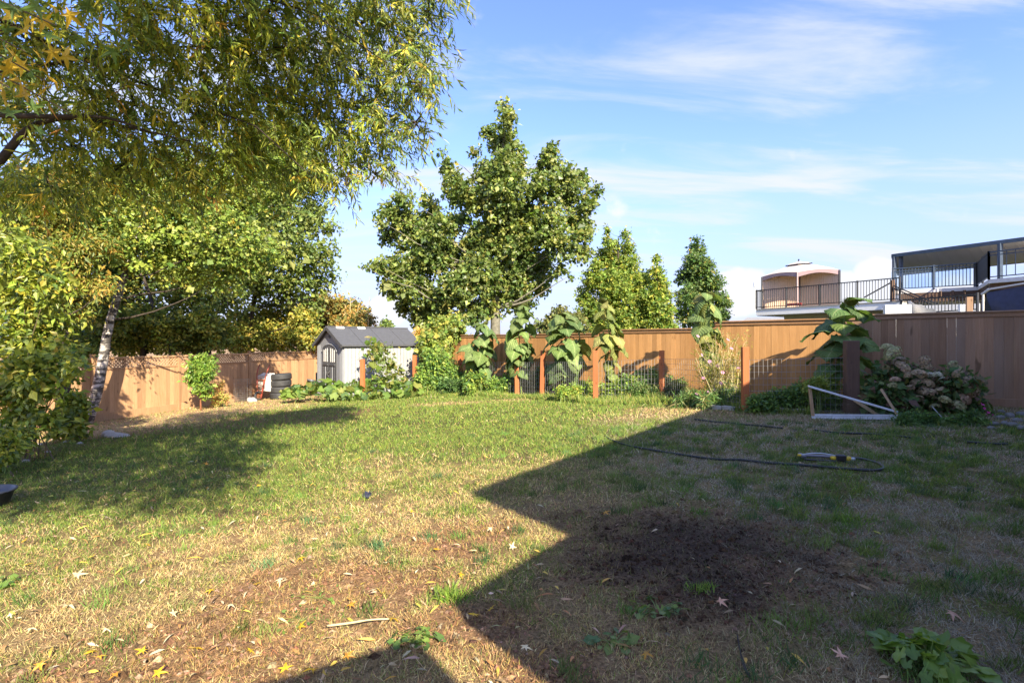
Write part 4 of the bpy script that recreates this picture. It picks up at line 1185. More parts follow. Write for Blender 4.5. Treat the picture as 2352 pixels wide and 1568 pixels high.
def sweetgum():
    base = g3(-5.2, -.6)
    root = wempty('sweetgum_tree', base, 'sweetgum branch with yellow and green star shaped leaves in the top left corner', 'tree')
    m = MB(); m.tube(smooth_path([base, base + Vector((.1, .2, 1.5)), base + Vector((.2, .5, 3.0)), base + Vector((.5, .8, 4.2))], 12), [.16 - .009 * i for i in range(13)], 10); m.build('trunk', 'bark', root, True)
    tip = [V(40, -40, 2.3), V(60, 120, 2.3), V(130, 60, 2.4), V(20, 200, 2.2), V(110, 190, 2.5), V(220, -30, 2.5), V(160, 260, 2.6)]
    m = MB(); a0 = base + Vector((.4, .7, 3.6))
    for t_ in tip: m.tube(limb(a0, t_, -.05, 7), [.03, .025, .02, .014, .009, .006, .003], 5, False)
    tag(m.build('branches', 'twig', root, True), kind='stuff')
    spots = [(60, 60, 'y'), (25, 35, 'y'), (160, 35, 'y'), (130, 22, 'y'), (95, 135, 'y'), (120, 120, 'y'), (150, 130, 'y'), (20, 160, 'y'), (45, 185, 'y'), (5, 195, 'y'), (60, 215, 'y'), (30, 130, 'y'),
             (40, 95, 'g'), (85, 15, 'g'), (200, 15, 'g'), (15, 70, 'g'), (110, 80, 'g'), (150, 215, 'g'), (145, 235, 'g'), (75, 245, 'g'), (260, 10, 'g'), (320, -10, 'g'), (10, 110, 'g'), (70, 165, 'g'), (180, 90, 'g'), (5, 10, 'g'), (100, 50, 'y'), (10, 230, 'y'),
             (90, 300, 'g'), (30, 20, 'g'), (230, 60, 'y'), (50, 150, 'y'), (260, 120, 'g'), (340, 40, 'g'), (20, 260, 'g')]
    for i, (px, py, k) in enumerate(spots):
        p = V(px, py, 2.15 + rng.uniform(0, .45))
        star(root, 'leaf', 'star_yellow' if k == 'y' else 'star_green', p, rng.uniform(.052, .075), (R(rng.uniform(25, 110)), rng.uniform(-.7, .7), rng.uniform(0, 6.28)), i % 3)
sweetgum()
# ================================================================== garden: posts and wire mesh
def garden_posts():
    L = [(833, 18.0, 1.41, 'reddish post rising from the squash vine in front of the shed wall'), (953, 19.3, 1.46, 'reddish post half hidden in leaves at the right end of the shed'),
         (1058, None, 1.36, 'reddish post at the left end of the wire mesh, below the first sunflower', 900), (1188, None, 1.34, 'short reddish post behind hanging leaves of the second sunflower', 908),
         (1245, None, 1.45, 'reddish post in the gap between the second and third sunflower', 912), (1368, None, 1.40, 'reddish post between the third and fourth sunflower', 922),
         (1519, None, 1.33, 'reddish post left of the tall fifth sunflower', 918), (1712, None, 1.38, 'nearest reddish post, its lower half in shade, beside the cosmos', 945)]
    pos = []
    for e in L:
        px, d, h, lab = e[:4]
        p = g3(V(px, 784, d).x, d) if d else GV(px, e[4])
        m = MB(); m.box((0, 0, h / 2 - .05), (.135, .135, h + .1), bev=.008)
        o = m.build('garden_post', 'stained_post'); o.location = p; o.rotation_euler = (rng.normal(0, .008), rng.normal(0, .012), R(-14) + rng.normal(0, .08))
        tag(o, lab, 'post', 'stained garden posts'); pos.append((p, h))
    p = g3(V(1955, 784, 9.95).x, 9.95)
    m = MB(); m.box((0, 0, .68), (.225, .20, 1.5), bev=.01); m.box((0, 0, .06), (.25, .23, .30), bev=.01)
    o = m.build('garden_post', 'dark_post'); o.location = p; o.rotation_euler = (0, 0, R(-12)); tag(o, 'thick dark brown post beside the right hand sunflower', 'post')
    pos.append((p, 1.4))
    labs = ['wire mesh panel below the first sunflower', 'wire mesh panel in the narrow gap behind the second sunflower', 'wire mesh panel below the third sunflower', 'wire mesh panel below the fourth sunflower',
            'wire mesh panel below the fifth sunflower and the cosmos', 'shaded wire mesh panel in front of the right hand sunflower']
    for i in range(2, 8):
        (a, ha), (b, hb) = pos[i], pos[i + 1]
        L_ = (b - a).length; n = int(L_ / .085); m = MB(); r = .0034
        hh = 1.10
        for k in range(n + 1):
            p = a.lerp(b, k / n); p = Vector((p.x, p.y, float(gz(p.x, p.y))))
            m.tube([p + Vector((0, 0, .03)), p + Vector((0, 0, hh))], r, 3, False)
        for k in range(9):
            z = .05 + (hh - .05) * k / 8
            m.tube([a + Vector((0, 0, z)), b + Vector((0, 0, z))], r, 3, False)
        o = m.build('wire_mesh', 'wire'); tag(o, labs[i - 2], 'wire mesh', 'wire mesh garden fence panels')
    # two more fringe panels towards the shed
    return pos
POSTS = garden_posts()

# ================================================================== big leaves
def heart_leaf(nm, seed, col, base=.30, wide=.52, droop=1.35, pet=.42, wav=.07, rise=.35):
    r = np.random.default_rng(seed)
    ts = [0, .08, .2, .35, .52, .7, .86, 1.0]; ws = [base, .46, .53, .50, .40, .26, .12, .0]
    ang = rise; p = np.array([0.0, 0, 0]); mid = []
    pts = [p.copy()]
    # petiole
    pa = .7
    for k in range(4):
        p = p + np.array([math.cos(pa), 0, math.sin(pa)]) * pet / 4; pts.append(p.copy()); pa -= .33
    q = p.copy(); t0 = 0
    V_ = []; C_ = []; F_ = []
    tw = r.normal(0, .12)
    for i, (t, w) in enumerate(zip(ts, ws)):
        st = t - t0; t0 = t
        q = q + np.array([math.cos(ang), 0, math.sin(ang)]) * st
        ang -= droop * st * 1.25
        w *= wide / .53
        for s in (-1, -.55, 0, .55, 1):
            nd = np.array([-math.sin(ang), 0, math.cos(ang)])
            back = -.10 * abs(s) if i == 0 else 0
            z = -.20 * w * s * s + .10 * w * abs(s) + r.normal(0, wav) * (abs(s) > .9) + tw * s * w
            V_.append(q + np.array([0, s * w, 0]) + nd * z + np.array([math.cos(ang), 0, math.sin(ang)]) * back)
            cc = np.array(col) * (1.35 if s == 0 else 1.0) * np.exp(r.normal(0, .06))
            C_.append(cc)
    k = len(ts)
    for i in range(k - 1):
        for j in range(4):
            F_.append((i * 5 + j, i * 5 + j + 1, (i + 1) * 5 + j + 1, (i + 1) * 5 + j))
    m = MB()
    m.v.append(np.array(V_)); m.f.append(np.array(F_)); m.c.append(np.array(C_)); m.n = len(V_)
    m.tube(pts, [.022, .018, .016, .014, .012], 4, False, col=tuple(c * 1.9 for c in col))
    me = m.mesh(nm, True, True)
    a = me.color_attributes.new('ts', 'FLOAT_COLOR', 'POINT'); ts_ = np.zeros((m.n, 4), dtype=np.float32); ts_[:, 3] = 1
    for i, t in enumerate(ts):
        for j, s in enumerate((-1, -.55, 0, .55, 1)): ts_[i * 5 + j, :3] = (t, abs(s), 1)
    a.data.foreach_set('color', ts_.ravel())
    return me
def leafset(key, cols, mat, **kw):
    out = []
    for i, c in enumerate(cols):
        me = heart_leaf(key, 11 + i * 7 + len(key), c, **kw); me.materials.append(MATS[mat]); out.append(me)
    return out
SUN_G = leafset('leaf', [(.125, .20, .065), (.155, .225, .075), (.095, .165, .055), (.13, .205, .055), (.165, .235, .08)], 'big_leaf', droop=.75, pet=.55, rise=-.55)
SUN_Y = leafset('leaf', [(.20, .235, .06), (.23, .25, .075), (.15, .205, .055), (.26, .26, .085), (.17, .22, .06)], 'big_leaf', droop=.8, wide=.48, pet=.5, rise=-.6)
SUN_D = leafset('leaf', [(.08, .155, .05), (.10, .175, .055), (.075, .14, .05), (.12, .19, .05)], 'big_leaf', droop=.9, wide=.55, rise=-.05)
SUN_P = leafset('leaf', [(.33, .31, .15), (.40, .36, .22)], 'big_leaf', droop=.9, wide=.42, rise=-.6)

def sunflower(label, base, top, bow, n, size, sets, z0=.35, heads=1, spread=1.0, seed=0, pale=0, azb=None):
    r = np.random.default_rng(seed + 100)
    root = wempty('sunflower', base, label, 'sunflower', 'sunflowers along the wire mesh')
    mid = base.lerp(top, .55) + Vector(bow)
    path = smooth_path([base, base.lerp(mid, .5) + Vector(bow) * .2, mid, top], 20)
    m = MB(); m.tube(path, [.026 - .0007 * i for i in range(21)], 7); m.build('stem', 'stem_green', root, True)
    H = top.z - base.z
    for i in range(n):
        t = z0 + (1.0 - z0) * (i + .5) / n
        k = t * 20; a = path[min(int(k), 19)].lerp(path[min(int(k) + 1, 20)], k - int(k))
        az = i * 2.4 + r.normal(0, .3)
        if azb is not None and r.random() < azb: az = -math.pi / 2 + r.uniform(-1.5, 1.5)     # towards the light
        s = size * .92 * (1.05 - .45 * abs(t - .72) / .5) * r.uniform(.55, 1.18)
        sets_ = SUN_P if (pale and i < pale) else sets
        o = bpy.data.objects.new('leaf', sets_[int(r.integers(len(sets_)))])
        link(o, root); o.location = a; o.rotation_euler = (r.normal(0, .32), r.uniform(-.45, .55) + (.3 if t < .6 else 0), az); o.scale = (s * spread, s, s)
    for h in range(heads):
        # nodding seed head: disc with green bracts
        c = top + Vector((r.normal(0, .06), -.06, -.02 - .28 * h)); hd = Vector((r.normal(0, .3), -.6, -.9)).normalized()
        rot = hd.to_track_quat('Z', 'Y').to_matrix()
        mm = MB(); mm.lathe([(.001, .035), (.07, .045), (.11, .03), (.12, 0), (.09, -.035), (.02, -.06), (.001, -.06)], 14, c, rot, (.13, .15, .04))
        for q in range(26):
            an = q * 6.283 / 26; e = Vector((math.cos(an), math.sin(an), 0)); tip = rot @ (e * r.uniform(.16, .21) + Vector((0, 0, .05)))
            b1 = rot @ (Matrix.Rotation(.12, 3, 'Z') @ e * .11); b2 = rot @ (Matrix.Rotation(-.12, 3, 'Z') @ e * .11)
            mm.add([c + b1, c + b2, c + tip], np.array([(0, 1, 2)]), (.20, .23, .05))
        mm.build('flower_head', 'petal', root, False, True)
def sunflowers():
    def bt(px, off, py_top, px_top):
        b = FB(px, off); t = V(px_top, py_top, b.y); return b, t
    b, t = bt(1112, .9, 742, 1112); sunflower('leftmost sunflower, its grey green leaves drooping beside the first mesh post', b, t, (-.15, 0, 0), 52, .58, SUN_G, .40, 1, 1.25, 1, azb=.4)
    b, t = bt(1198, .95, 700, 1200); sunflower('tall second sunflower from the left with a dense column of hanging leaves', b, t, (-.1, 0, 0), 64, .56, SUN_G, .27, 1, 1.1, 2, azb=.45)
    b, t = bt(1295, 1.0, 722, 1296); sunflower('widest third sunflower with large dark creased leaves above the mesh', b, t, (.05, 0, 0), 66, .62, SUN_G, .34, 1, 1.25, 3, azb=.42)
    b, t = bt(1398, 1.05, 690, 1388); sunflower('fourth sunflower with pale yellowing leaves hanging down its stem', b, t, (.12, 0, 0), 54, .48, SUN_Y, .2, 1, 1.0, 4, 4, azb=.5)
    b, t = bt(1630, 1.15, 676, 1622); sunflower('tall fifth sunflower with light green leaves in front of the dark poplar', b, t, (.05, 0, 0), 52, .50, SUN_Y[:3] + SUN_G[:2], .36, 1, .9, 5, azb=.5)
    b = g3(V(1905, 784, 10.9).x, 10.9); t = V(1945, 690, 10.9)
    sunflower('right hand sunflower with huge dark green leaves, thick bare stem, above the cold frame', b, t, (.02, 0, 0), 30, .62, SUN_D, .5, 1, 1.1, 6, azb=.35)
sunflowers()

# ---- squash and cucumber vines before the shed
def round_leaf(nm, seed, col, mat='leaf'):
    r = np.random.default_rng(seed); n = 15; pts = [(0, 0, .0)]; cl = [np.array(col) * 1.3]
    for i in range(n):
        a = -2.75 + 5.5 * i / (n - 1); rr = .5 * (1 + .16 * math.cos(a * 5)) * r.uniform(.92, 1.08)
        pts.append((rr * math.cos(a) + .1, rr * math.sin(a), .10 * rr + r.normal(0, .045))); cl.append(np.array(col) * np.exp(r.normal(0, .08)))
    f = [(0, i, i + 1) for i in range(1, n)]
    m = MB(); m.v.append(np.array(pts)); m.f.append(np.array(f)); m.c.append(np.array(cl)); m.n = len(pts)
    me = m.mesh(nm, True, True); me.materials.append(MATS[mat]); return me
SQ = [round_leaf('leaf', i, c) for i, c in enumerate([(.13, .22, .045), (.17, .26, .05), (.10, .18, .045), (.20, .27, .07), (.25, .27, .07), (.12, .20, .08)])]
SQY = [round_leaf('leaf', 20 + i, c) for i, c in enumerate([(.24, .25, .06), (.30, .28, .08), (.17, .21, .05), (.35, .30, .12), (.12, .17, .045)])]
def vine(name, label, cat, spots, meshes, size, seed, tilt=.6):
    """spots: (world point); every leaf its own piece on a tangle of stems"""
    r = np.random.default_rng(seed)
    c = sum(spots, Vector()) / len(spots)
    root = wempty(name, g3(c.x, c.y), label, cat)
    m = MB()
    for k, p in enumerate(spots):
        o = bpy.data.objects.new('leaf', meshes[int(r.integers(len(meshes)))]); link(o, root)
        s = size * math.exp(r.normal(0, .25)); o.location = p; o.scale = (s,) * 3
        o.rotation_euler = (r.normal(.45, tilt), r.normal(0, tilt), r.uniform(0, 6.28))
        b = Vector((p.x + r.normal(0, .12), p.y + r.uniform(0, .2), max(float(gz(p.x, p.y)), p.z - r.uniform(.1, .3))))
        m.tube([b, (b + p) / 2 + Vector(r.normal(0, .02, 3)), p], [.007, .006, .004], 3, False)
    tag(m.build('stems', 'stem_green', root), kind='stuff')
def vines():
    r = np.random.default_rng(5)
    sp = []
    for k in range(270):
        px = r.uniform(650, 965); lo = 914 - 6 * abs((px - 800) / 150); hi = np.interp(px, [650, 700, 740, 780, 820, 880, 960], [905, 880, 870, 885, 872, 870, 880])
        py = r.uniform(hi, lo); d = np.interp(py, [865, 915], [18.7, 17.4]) + r.normal(0, .12)
        p = V(px, py, d); p.z = max(p.z, float(gz(p.x, p.y)) + .05); sp.append(p)
    vine('squash_plant', 'sprawling squash plant with broad bright leaves at the foot of the shed', 'plant', sp, SQ, .25, 1)
    sp = []
    for k in range(260):
        t = r.random(); px = r.normal(np.interp(t, [0, .3, .7, 1], [858, 870, 895, 915]), np.interp(t, [0, 1], [14, 30])); py = np.interp(t, [0, 1], [785, 890]) + r.normal(0, 6)
        sp.append(V(px, py, 18.55 + r.normal(0, .25)))
    vine('cucumber_vine', 'tall yellowing vine climbing in front of the white shed wall', 'vine', sp, SQY + SQ[:2], .17, 2, .8)
vines()

def bush(name, label, cat, pts, d, n, leaf, wd, cols, w, sp, mat='leaf', tm=T_OVATE, per=10, ds=.25, dr=.3, group=None, ztop=True):
    cl = px_clumps(pts, d, ds, 1.0)
    lv = crown(cl, n, per, leaf, wd, cols, w, sp, dr, tm)
    v = lv[0]; low = gz(v[:, 0], v[:, 1]) + .01
    v[:, 2] = np.maximum(v[:, 2], low)
    cx_ = float(np.mean([c[0] for c in cl])); cy_ = float(np.mean([c[1] for c in cl]))
    root = wempty(name, g3(cx_, cy_), label, cat, group)
    m = MB()
    for c in cl:
        for q in range(3):
            m.tube(limb(g3(c[0] + rng.normal(0, c[3] * .3), c[1] + rng.normal(0, .1)), Vector(c[:3]) + Vector(rng.normal(0, c[3] * .4, 3)), -.03, 5), [.008, .007, .006, .005, .003], 3, False)
    tag(m.build('stems', 'stem_green', root), kind='stuff')
    mobj('foliage', np_mesh('foliage', v, lv[1], lv[2]), mat, root)
    return root, lv
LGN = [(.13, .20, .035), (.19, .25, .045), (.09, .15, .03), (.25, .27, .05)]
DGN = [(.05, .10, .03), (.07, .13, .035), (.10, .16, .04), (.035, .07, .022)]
def bed():
    bush('tomato_plant', 'bushy green plant between the shed end and the first mesh post', 'plant', [(985, 850, 26), (1010, 830, 24), (1030, 860, 30), (1000, 885, 26), (970, 870, 18), (1045, 885, 22), (985, 815, 14)], 18.6, 900, .085, .55, LGN[:3] + DGN[:2], [3, 2, 3, 1, 2], .12)
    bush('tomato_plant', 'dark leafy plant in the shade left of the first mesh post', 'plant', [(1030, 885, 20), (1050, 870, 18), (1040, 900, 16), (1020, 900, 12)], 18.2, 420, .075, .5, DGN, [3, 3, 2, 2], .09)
    bush('pepper_plant', 'low leafy plant right of the first mesh post', 'plant', [(1085, 875, 20), (1095, 890, 18), (1105, 868, 12), (1078, 892, 14)], 17.6, 360, .07, .5, LGN + DGN[:1], [3, 2, 3, 1, 2], .09)
    bush('pepper_plant', 'small leafy plant in front of the dark gap between the first two posts', 'plant', [(1135, 885, 16), (1148, 892, 14), (1125, 898, 12)], 17.3, 240, .07, .5, LGN[:3] + DGN[:2], [3, 2, 3, 2, 2], .08)
    bush('bean_plant', 'yellow green plants at the foot of the fourth sunflower', 'plant', [(1290, 900, 12), (1320, 898, 14), (1345, 892, 16), (1395, 895, 18), (1420, 890, 20), (1440, 905, 14), (1460, 885, 18)], 14.6, 900, .06, .5, LGN, [3, 2, 3, 2], .08)
    bush('daisy_plant', 'tangled grey green plant between the fourth and fifth sunflower', 'plant', [(1470, 900, 20), (1490, 880, 18), (1505, 905, 14), (1540, 900, 20), (1560, 888, 16), (1580, 910, 14)], 14.0, 900, .06, .35, DGN + [(.16, .19, .07)], [2, 3, 3, 1, 3], .09)
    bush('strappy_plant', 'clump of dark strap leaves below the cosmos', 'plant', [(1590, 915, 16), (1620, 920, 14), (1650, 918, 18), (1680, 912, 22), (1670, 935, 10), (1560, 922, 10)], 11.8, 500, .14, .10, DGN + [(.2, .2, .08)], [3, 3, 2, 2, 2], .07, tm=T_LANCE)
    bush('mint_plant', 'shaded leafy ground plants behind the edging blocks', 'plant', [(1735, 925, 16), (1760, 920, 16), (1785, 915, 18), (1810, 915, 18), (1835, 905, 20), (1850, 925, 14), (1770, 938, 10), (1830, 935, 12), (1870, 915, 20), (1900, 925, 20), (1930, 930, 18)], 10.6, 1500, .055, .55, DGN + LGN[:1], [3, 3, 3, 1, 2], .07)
    bush('young_bush', 'yellow green small leaved bush behind the raised end of the cold frame', 'plant', [(1880, 880, 14), (1900, 872, 12), (1860, 890, 12), (1915, 885, 12), (1890, 895, 14)], 10.4, 420, .045, .6, [(.15, .2, .04), (.2, .24, .05), (.1, .15, .035)], [3, 2, 2], .06)
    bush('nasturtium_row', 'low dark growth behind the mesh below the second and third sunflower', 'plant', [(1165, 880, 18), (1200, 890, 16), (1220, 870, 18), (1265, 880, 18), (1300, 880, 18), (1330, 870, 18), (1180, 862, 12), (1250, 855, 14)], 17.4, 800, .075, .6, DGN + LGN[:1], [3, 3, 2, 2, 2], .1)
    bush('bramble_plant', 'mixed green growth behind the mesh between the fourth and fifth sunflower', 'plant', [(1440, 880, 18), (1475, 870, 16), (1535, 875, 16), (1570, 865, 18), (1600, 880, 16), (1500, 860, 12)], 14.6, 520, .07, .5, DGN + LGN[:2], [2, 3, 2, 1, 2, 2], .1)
    # grassy weeds at the edge of the bed
    n = 17000
    t = rng.random(n); px = 960 + 900 * t
    base = [GV(a, b) for a, b in ((940, 912), (1058, 908), (1188, 914), (1245, 918), (1368, 928), (1519, 926), (1640, 936), (1712, 946), (1870, 952))]
    xs = np.array([p.x for p in base]); ysb = np.array([p.y for p in base])
    x = rng.uniform(xs[0], xs[-1], n); y = np.interp(x, xs, ysb) + rng.uniform(-.15, .9, n) * (.5 + .5 * fbm(x, x * 0, .8, 2))
    P = np.stack([x, y, gz(x, y)], -1); az = rng.uniform(0, 6.28, n); le = rng.uniform(.1, .8, n)
    D = np.stack([np.sin(le) * np.cos(az), np.sin(le) * np.sin(az), np.cos(le)], -1)
    hgt = (.07 + .22 * fbm(x + 3, y, 1.5, 3) ** 2) * np.exp(rng.normal(0, .3, n))
    v, f, c = leaf_cloud(P, D, unit(rand_dir(n) * .5 + np.array([0, -.7, .5])), hgt, .016, palette(n, LGN + [(.34, .30, .12)], [3, 3, 3, 2, 1.5]), T_BLADE)
    tag(mobj('weed_border', np_mesh('weed_border', v, f, c), 'blade'), 'ragged green weeds along the edge of the garden bed', 'weeds', kind='stuff')
bed()

def cosmos():
    d = 12.0
    root = wempty('cosmos_plant', g3(V(1645, 784, d).x, d), 'feathery yellow green cosmos dotted with small pink flowers', 'plant')
    m = MB(); heads = []
    b0 = g3(V(1650, 784, d).x, d)
    P = []; 
    for k in range(120):
        px = float(np.clip(rng.normal(1655, 32), 1598, 1715)); py = rng.uniform(762, 890); tip = V(px, py, d + rng.normal(0, .25))
        b = b0 + Vector((rng.normal(0, .22), rng.normal(0, .2), 0))
        pts = limb(b, tip, -.05, 7, .05); m.tube(pts, [.006, .0055, .005, .004, .003, .0025, .002], 3, False)
        heads.append(tip)
        for q in range(26): P.append(pts[int(rng.integers(1, 7))])
    tag(m.build('stems', 'dry_stem', root), kind='stuff')
    n = len(P); P = np.array([tuple(p) for p in P]) + rng.normal(0, .06, (n, 3))
    D = unit(rand_dir(n) + np.array([0, 0, .5]))
    C = palette(n, [(.24, .27, .04), (.32, .32, .05), (.40, .30, .09), (.16, .2, .04)], [3, 3, 2, 2])
    nn = 3; PP = np.repeat(P, nn, 0); DD = unit(np.repeat(D, nn, 0) + rng.normal(0, .5, (n * nn, 3)))
    v, f, c = leaf_cloud(PP, DD, rand_dir(n * nn), 0.085 * np.exp(rng.normal(0, .3, n * nn)), .009, np.repeat(C, nn, 0), T_TRI)
    mobj('foliage', np_mesh('foliage', v, f, c), 'leaf', root)
    # flowers: eight petals round a yellow eye
    mm = MB()
    for q in range(8):
        a = q * math.pi / 4; e = np.array([math.cos(a), math.sin(a), 0]); s = np.array([-math.sin(a), math.cos(a), 0])
        mm.add([e * .15, e * .7 + s * .3 + [0, 0, .1], e * 1.0 + s * .15 + [0, 0, .08], e * 1.0 - s * .15 + [0, 0, .08], e * .7 - s * .3 + [0, 0, .1]], np.array([(0, 4, 3, 2, 1)]), (.62, .32, .50))
    mm.lathe([(.0, .12), (.14, .08), (.18, 0)], 8, col=(.55, .38, .05))
    fm = mm.mesh('flower', False, True); fm.materials.append(MATS['petal'])
    for (px, py) in ((1603, 772), (1648, 840), (1680, 800), (1706, 822), (1615, 868), (1660, 855), (1628, 900), (1642, 896), (1648, 908), (1690, 890), (1630, 830), (1600, 905), (1672, 780), (1612, 815), (1696, 845), (1655, 880)):
        o = bpy.data.objects.new('flower', fm); link(o, root); o.location = V(px, py, d - rng.uniform(.2, .45)); o.scale = (.042,) * 3
        o.rotation_euler = (R(rng.uniform(20, 80)), rng.normal(0, .4), rng.uniform(-.6, .6))
cosmos()

def hydrangea():
    d = 9.85
    pts = [(2040, 880, 40), (2085, 900, 46), (2130, 905, 46), (2180, 900, 44), (2215, 920, 34), (2050, 925, 40), (2110, 940, 40), (2170, 940, 40), (2025, 905, 24), (2060, 850, 18)]
    root, lv = bush('hydrangea_bush', 'round hydrangea bush covered in faded tan flower heads by the shaded fence', 'bush', pts, d, 900, .12, .62, [(.045, .085, .03), (.06, .11, .035), (.09, .13, .04), (.10, .07, .05), (.13, .12, .05)], [3, 3, 2, 1.5, 1], .14, 'leaf', per=9)
    def head(seed, col):
        r = np.random.default_rng(seed); n = 120; dd = unit(r.normal(size=(n, 3))); dd[:, 2] = np.abs(dd[:, 2]) * .9 - .15
        P = dd * np.array([.95, .95, .8]); global rng
        T = unit(np.cross(dd, r.normal(size=(n, 3)))); C = np.array(col) * np.exp(r.normal(0, .22, (n, 1))) * np.exp(r.normal(0, .05, (n, 3)))
        v, f, c = leaf_cloud(P - T * .18, T + dd * .25, dd, .40, .36, C, T_OVATE)
        me = np_mesh('flower_head', v, f, c); me.materials.append(MATS['petal']); return me
    hm = [head(1, (.42, .32, .20)), head(2, (.47, .37, .23)), head(3, (.40, .31, .20)), head(4, (.44, .43, .22)), head(5, (.47, .33, .22)), head(6, (.56, .53, .38))]
    sp = [(2037, 798, 3, 1.1), (2050, 808, 3, 1.2), (2042, 818, 3, .9), (2066, 832, 2, 1), (2072, 845, 2, 1.1), (2124, 826, 1, .9), (2128, 842, 1, 1), (2188, 836, 3, .9), (2196, 846, 3, 1), (2200, 858, 0, .9),
          (2090, 862, 0, 1.1), (2110, 860, 1, 1.1), (2104, 878, 2, 1.1), (2138, 862, 5, 1), (2155, 860, 5, .8), (2132, 880, 1, 1), (2170, 876, 5, .8), (2180, 882, 0, 1.2), (2195, 875, 1, .9), (2210, 880, 0, 1.1), (2222, 875, 2, 1.1),
          (2228, 895, 4, 1.2), (2236, 908, 2, 1), (2160, 900, 1, 1.1), (2135, 902, 0, 1.1), (2190, 906, 4, 1.1), (2206, 902, 0, 1), (2216, 915, 4, 1.1), (2234, 926, 1, 1), (2200, 930, 3, 1.2), (2170, 918, 3, 1), (2052, 885, 3, .9), (2056, 872, 4, .8),
          (2030, 925, 1, .9), (2045, 940, 1, 1), (2065, 930, 3, .9), (2085, 925, 1, .9), (2095, 945, 0, 1), (2072, 952, 2, 1), (2110, 915, 0, .9), (2240, 940, 1, .9), (2148, 935, 3, .9), (2018, 935, 1, .8), (2120, 895, 2, .9), (2090, 890, 0, .8)]
    for i, (px, py, k, s) in enumerate(sp):
        o = bpy.data.objects.new('flower_head', hm[k]); link(o, root)
        o.location = V(px, py, d - .45 + rng.normal(0, .12) + (.35 if py < 850 else 0) + (.75 if px < 2100 and py > 910 else 0)); o.scale = (.108 * s * math.exp(rng.normal(0, .15)),) * 3; o.rotation_euler = (rng.normal(.45, .3), rng.normal(0, .3), rng.uniform(0, 6))
    m = MB()
    for (px, py) in ((2045, 815), (2068, 845), (2125, 840), (2192, 850)):
        m.tube(limb(V(px, 900, d + .1), V(px, py, d - .1), 0, 4), .008, 4, False)
    m.build('flower_stalk', 'twig', root)
    bush('fern_weed', 'feathery dark green weeds below the hydrangea', 'plant', [(2110, 970, 20), (2150, 975, 18), (2190, 980, 18), (2230, 970, 20), (2080, 965, 14), (2260, 985, 14), (2140, 990, 10), (2210, 1000, 10)], 8.5, 900, .06, .3, DGN, [3, 3, 2, 2], .07)
    r2, _ = bush('petunia_plant', 'small plant with magenta flowers at the foot of the shaded fence', 'plant', [(2262, 945, 9), (2270, 955, 9), (2278, 962, 8)], 9.2, 130, .04, .6, DGN, [3, 3, 2, 1], .05)
    mm = MB()
    for q in range(5):
        a = q * 6.283 / 5; e = np.array([math.cos(a), math.sin(a), 0]); s = np.array([-math.sin(a), math.cos(a), 0])
        mm.add([[0, 0, 0], e * .7 + s * .5 + [0, 0, .25], e + [0, 0, .3], e * .7 - s * .5 + [0, 0, .25]], np.array([(0, 3, 2, 1)]), (.58, .08, .30))
    fm = mm.mesh('flower', False, True); fm.materials.append(MATS['petal'])
    for k in range(11):
        o = bpy.data.objects.new('flower', fm); link(o, r2); o.location = V(2256 + k * 2.1 + rng.normal(0, 3), 932 + k * 2.8 + rng.normal(0, 4), 9.0 + rng.normal(0, .05)); o.scale = (.024,) * 3; o.rotation_euler = (R(rng.uniform(20, 90)), 0, rng.normal(0, .7))
hydrangea()

def young_tree():
    d = 16.6
    pts = [(458, 832, 16), (472, 828, 14), (455, 855, 24), (475, 855, 18), (448, 872, 16), (464, 885, 18), (450, 845, 18), (482, 838, 9), (470, 900, 10), (440, 868, 10)]
    cl = px_clumps(pts, d, .12, .9)
    lv = crown(cl, 420, 9, .095, .5, [(.12, .19, .03), (.17, .24, .04), (.085, .15, .028), (.045, .09, .02)], [3, 3, 3, 1.5], .11, .6)
    b = g3(V(461, 784, d).x, d)
    root = wempty('fruit_sapling', b, 'slim young fruit tree with glossy leaves in front of the lattice fence', 'tree')
    tree_parts(root, [b, V(461, 915, d), V(462, 880, d), V(462, 830, d)], .035, .008, cl, lv, 'leaf_glossy', 'rust')
    bush('dry_weed', 'half dried weed beside the young fruit tree', 'plant', [(500, 905, 10), (505, 885, 8), (495, 922, 9), (515, 915, 8)], 17.6, 130, .07, .4, [(.30, .22, .08), (.2, .2, .05), (.35, .2, .07)], [2, 2, 1], .08)
young_tree()

# ================================================================== things standing about
def tyres():
    labs = ['topmost tyre of the stack leaning against the lattice fence', 'second tyre from the top of the stack', 'third tyre from the top of the stack', 'bottom tyre of the stack, partly behind squash leaves']
    p = g3(V(645, 784, 20).x, 20)
    prof = [(.20, -.09), (.23, -.115), (.34, -.125), (.375, -.105), (.39, -.075)]
    for k in range(7):
        z = -.07 + .14 * k / 6
        prof += [(.392, z - .006), (.384, z), (.392, z + .006)] if k % 2 else [(.392, z)]
    prof += [(.39, .075), (.375, .105), (.34, .125), (.23, .115), (.20, .09), (.215, .06), (.215, -.06)]
    me = MB().lathe(prof, 36, closed=True).mesh('tyre', True); me.materials.append(MATS['rubber'])
    for i in range(4):
        o = bpy.data.objects.new('tyre', me); link(o)
        o.location = p + Vector((rng.normal(0, .012), rng.normal(0, .01), .12 + .244 * (3 - i))); o.rotation_euler = (0, R([-4, -2, -3, 0][i]), i)
        tag(o, labs[i], 'tyre', 'stack of old tyres')
tyres()

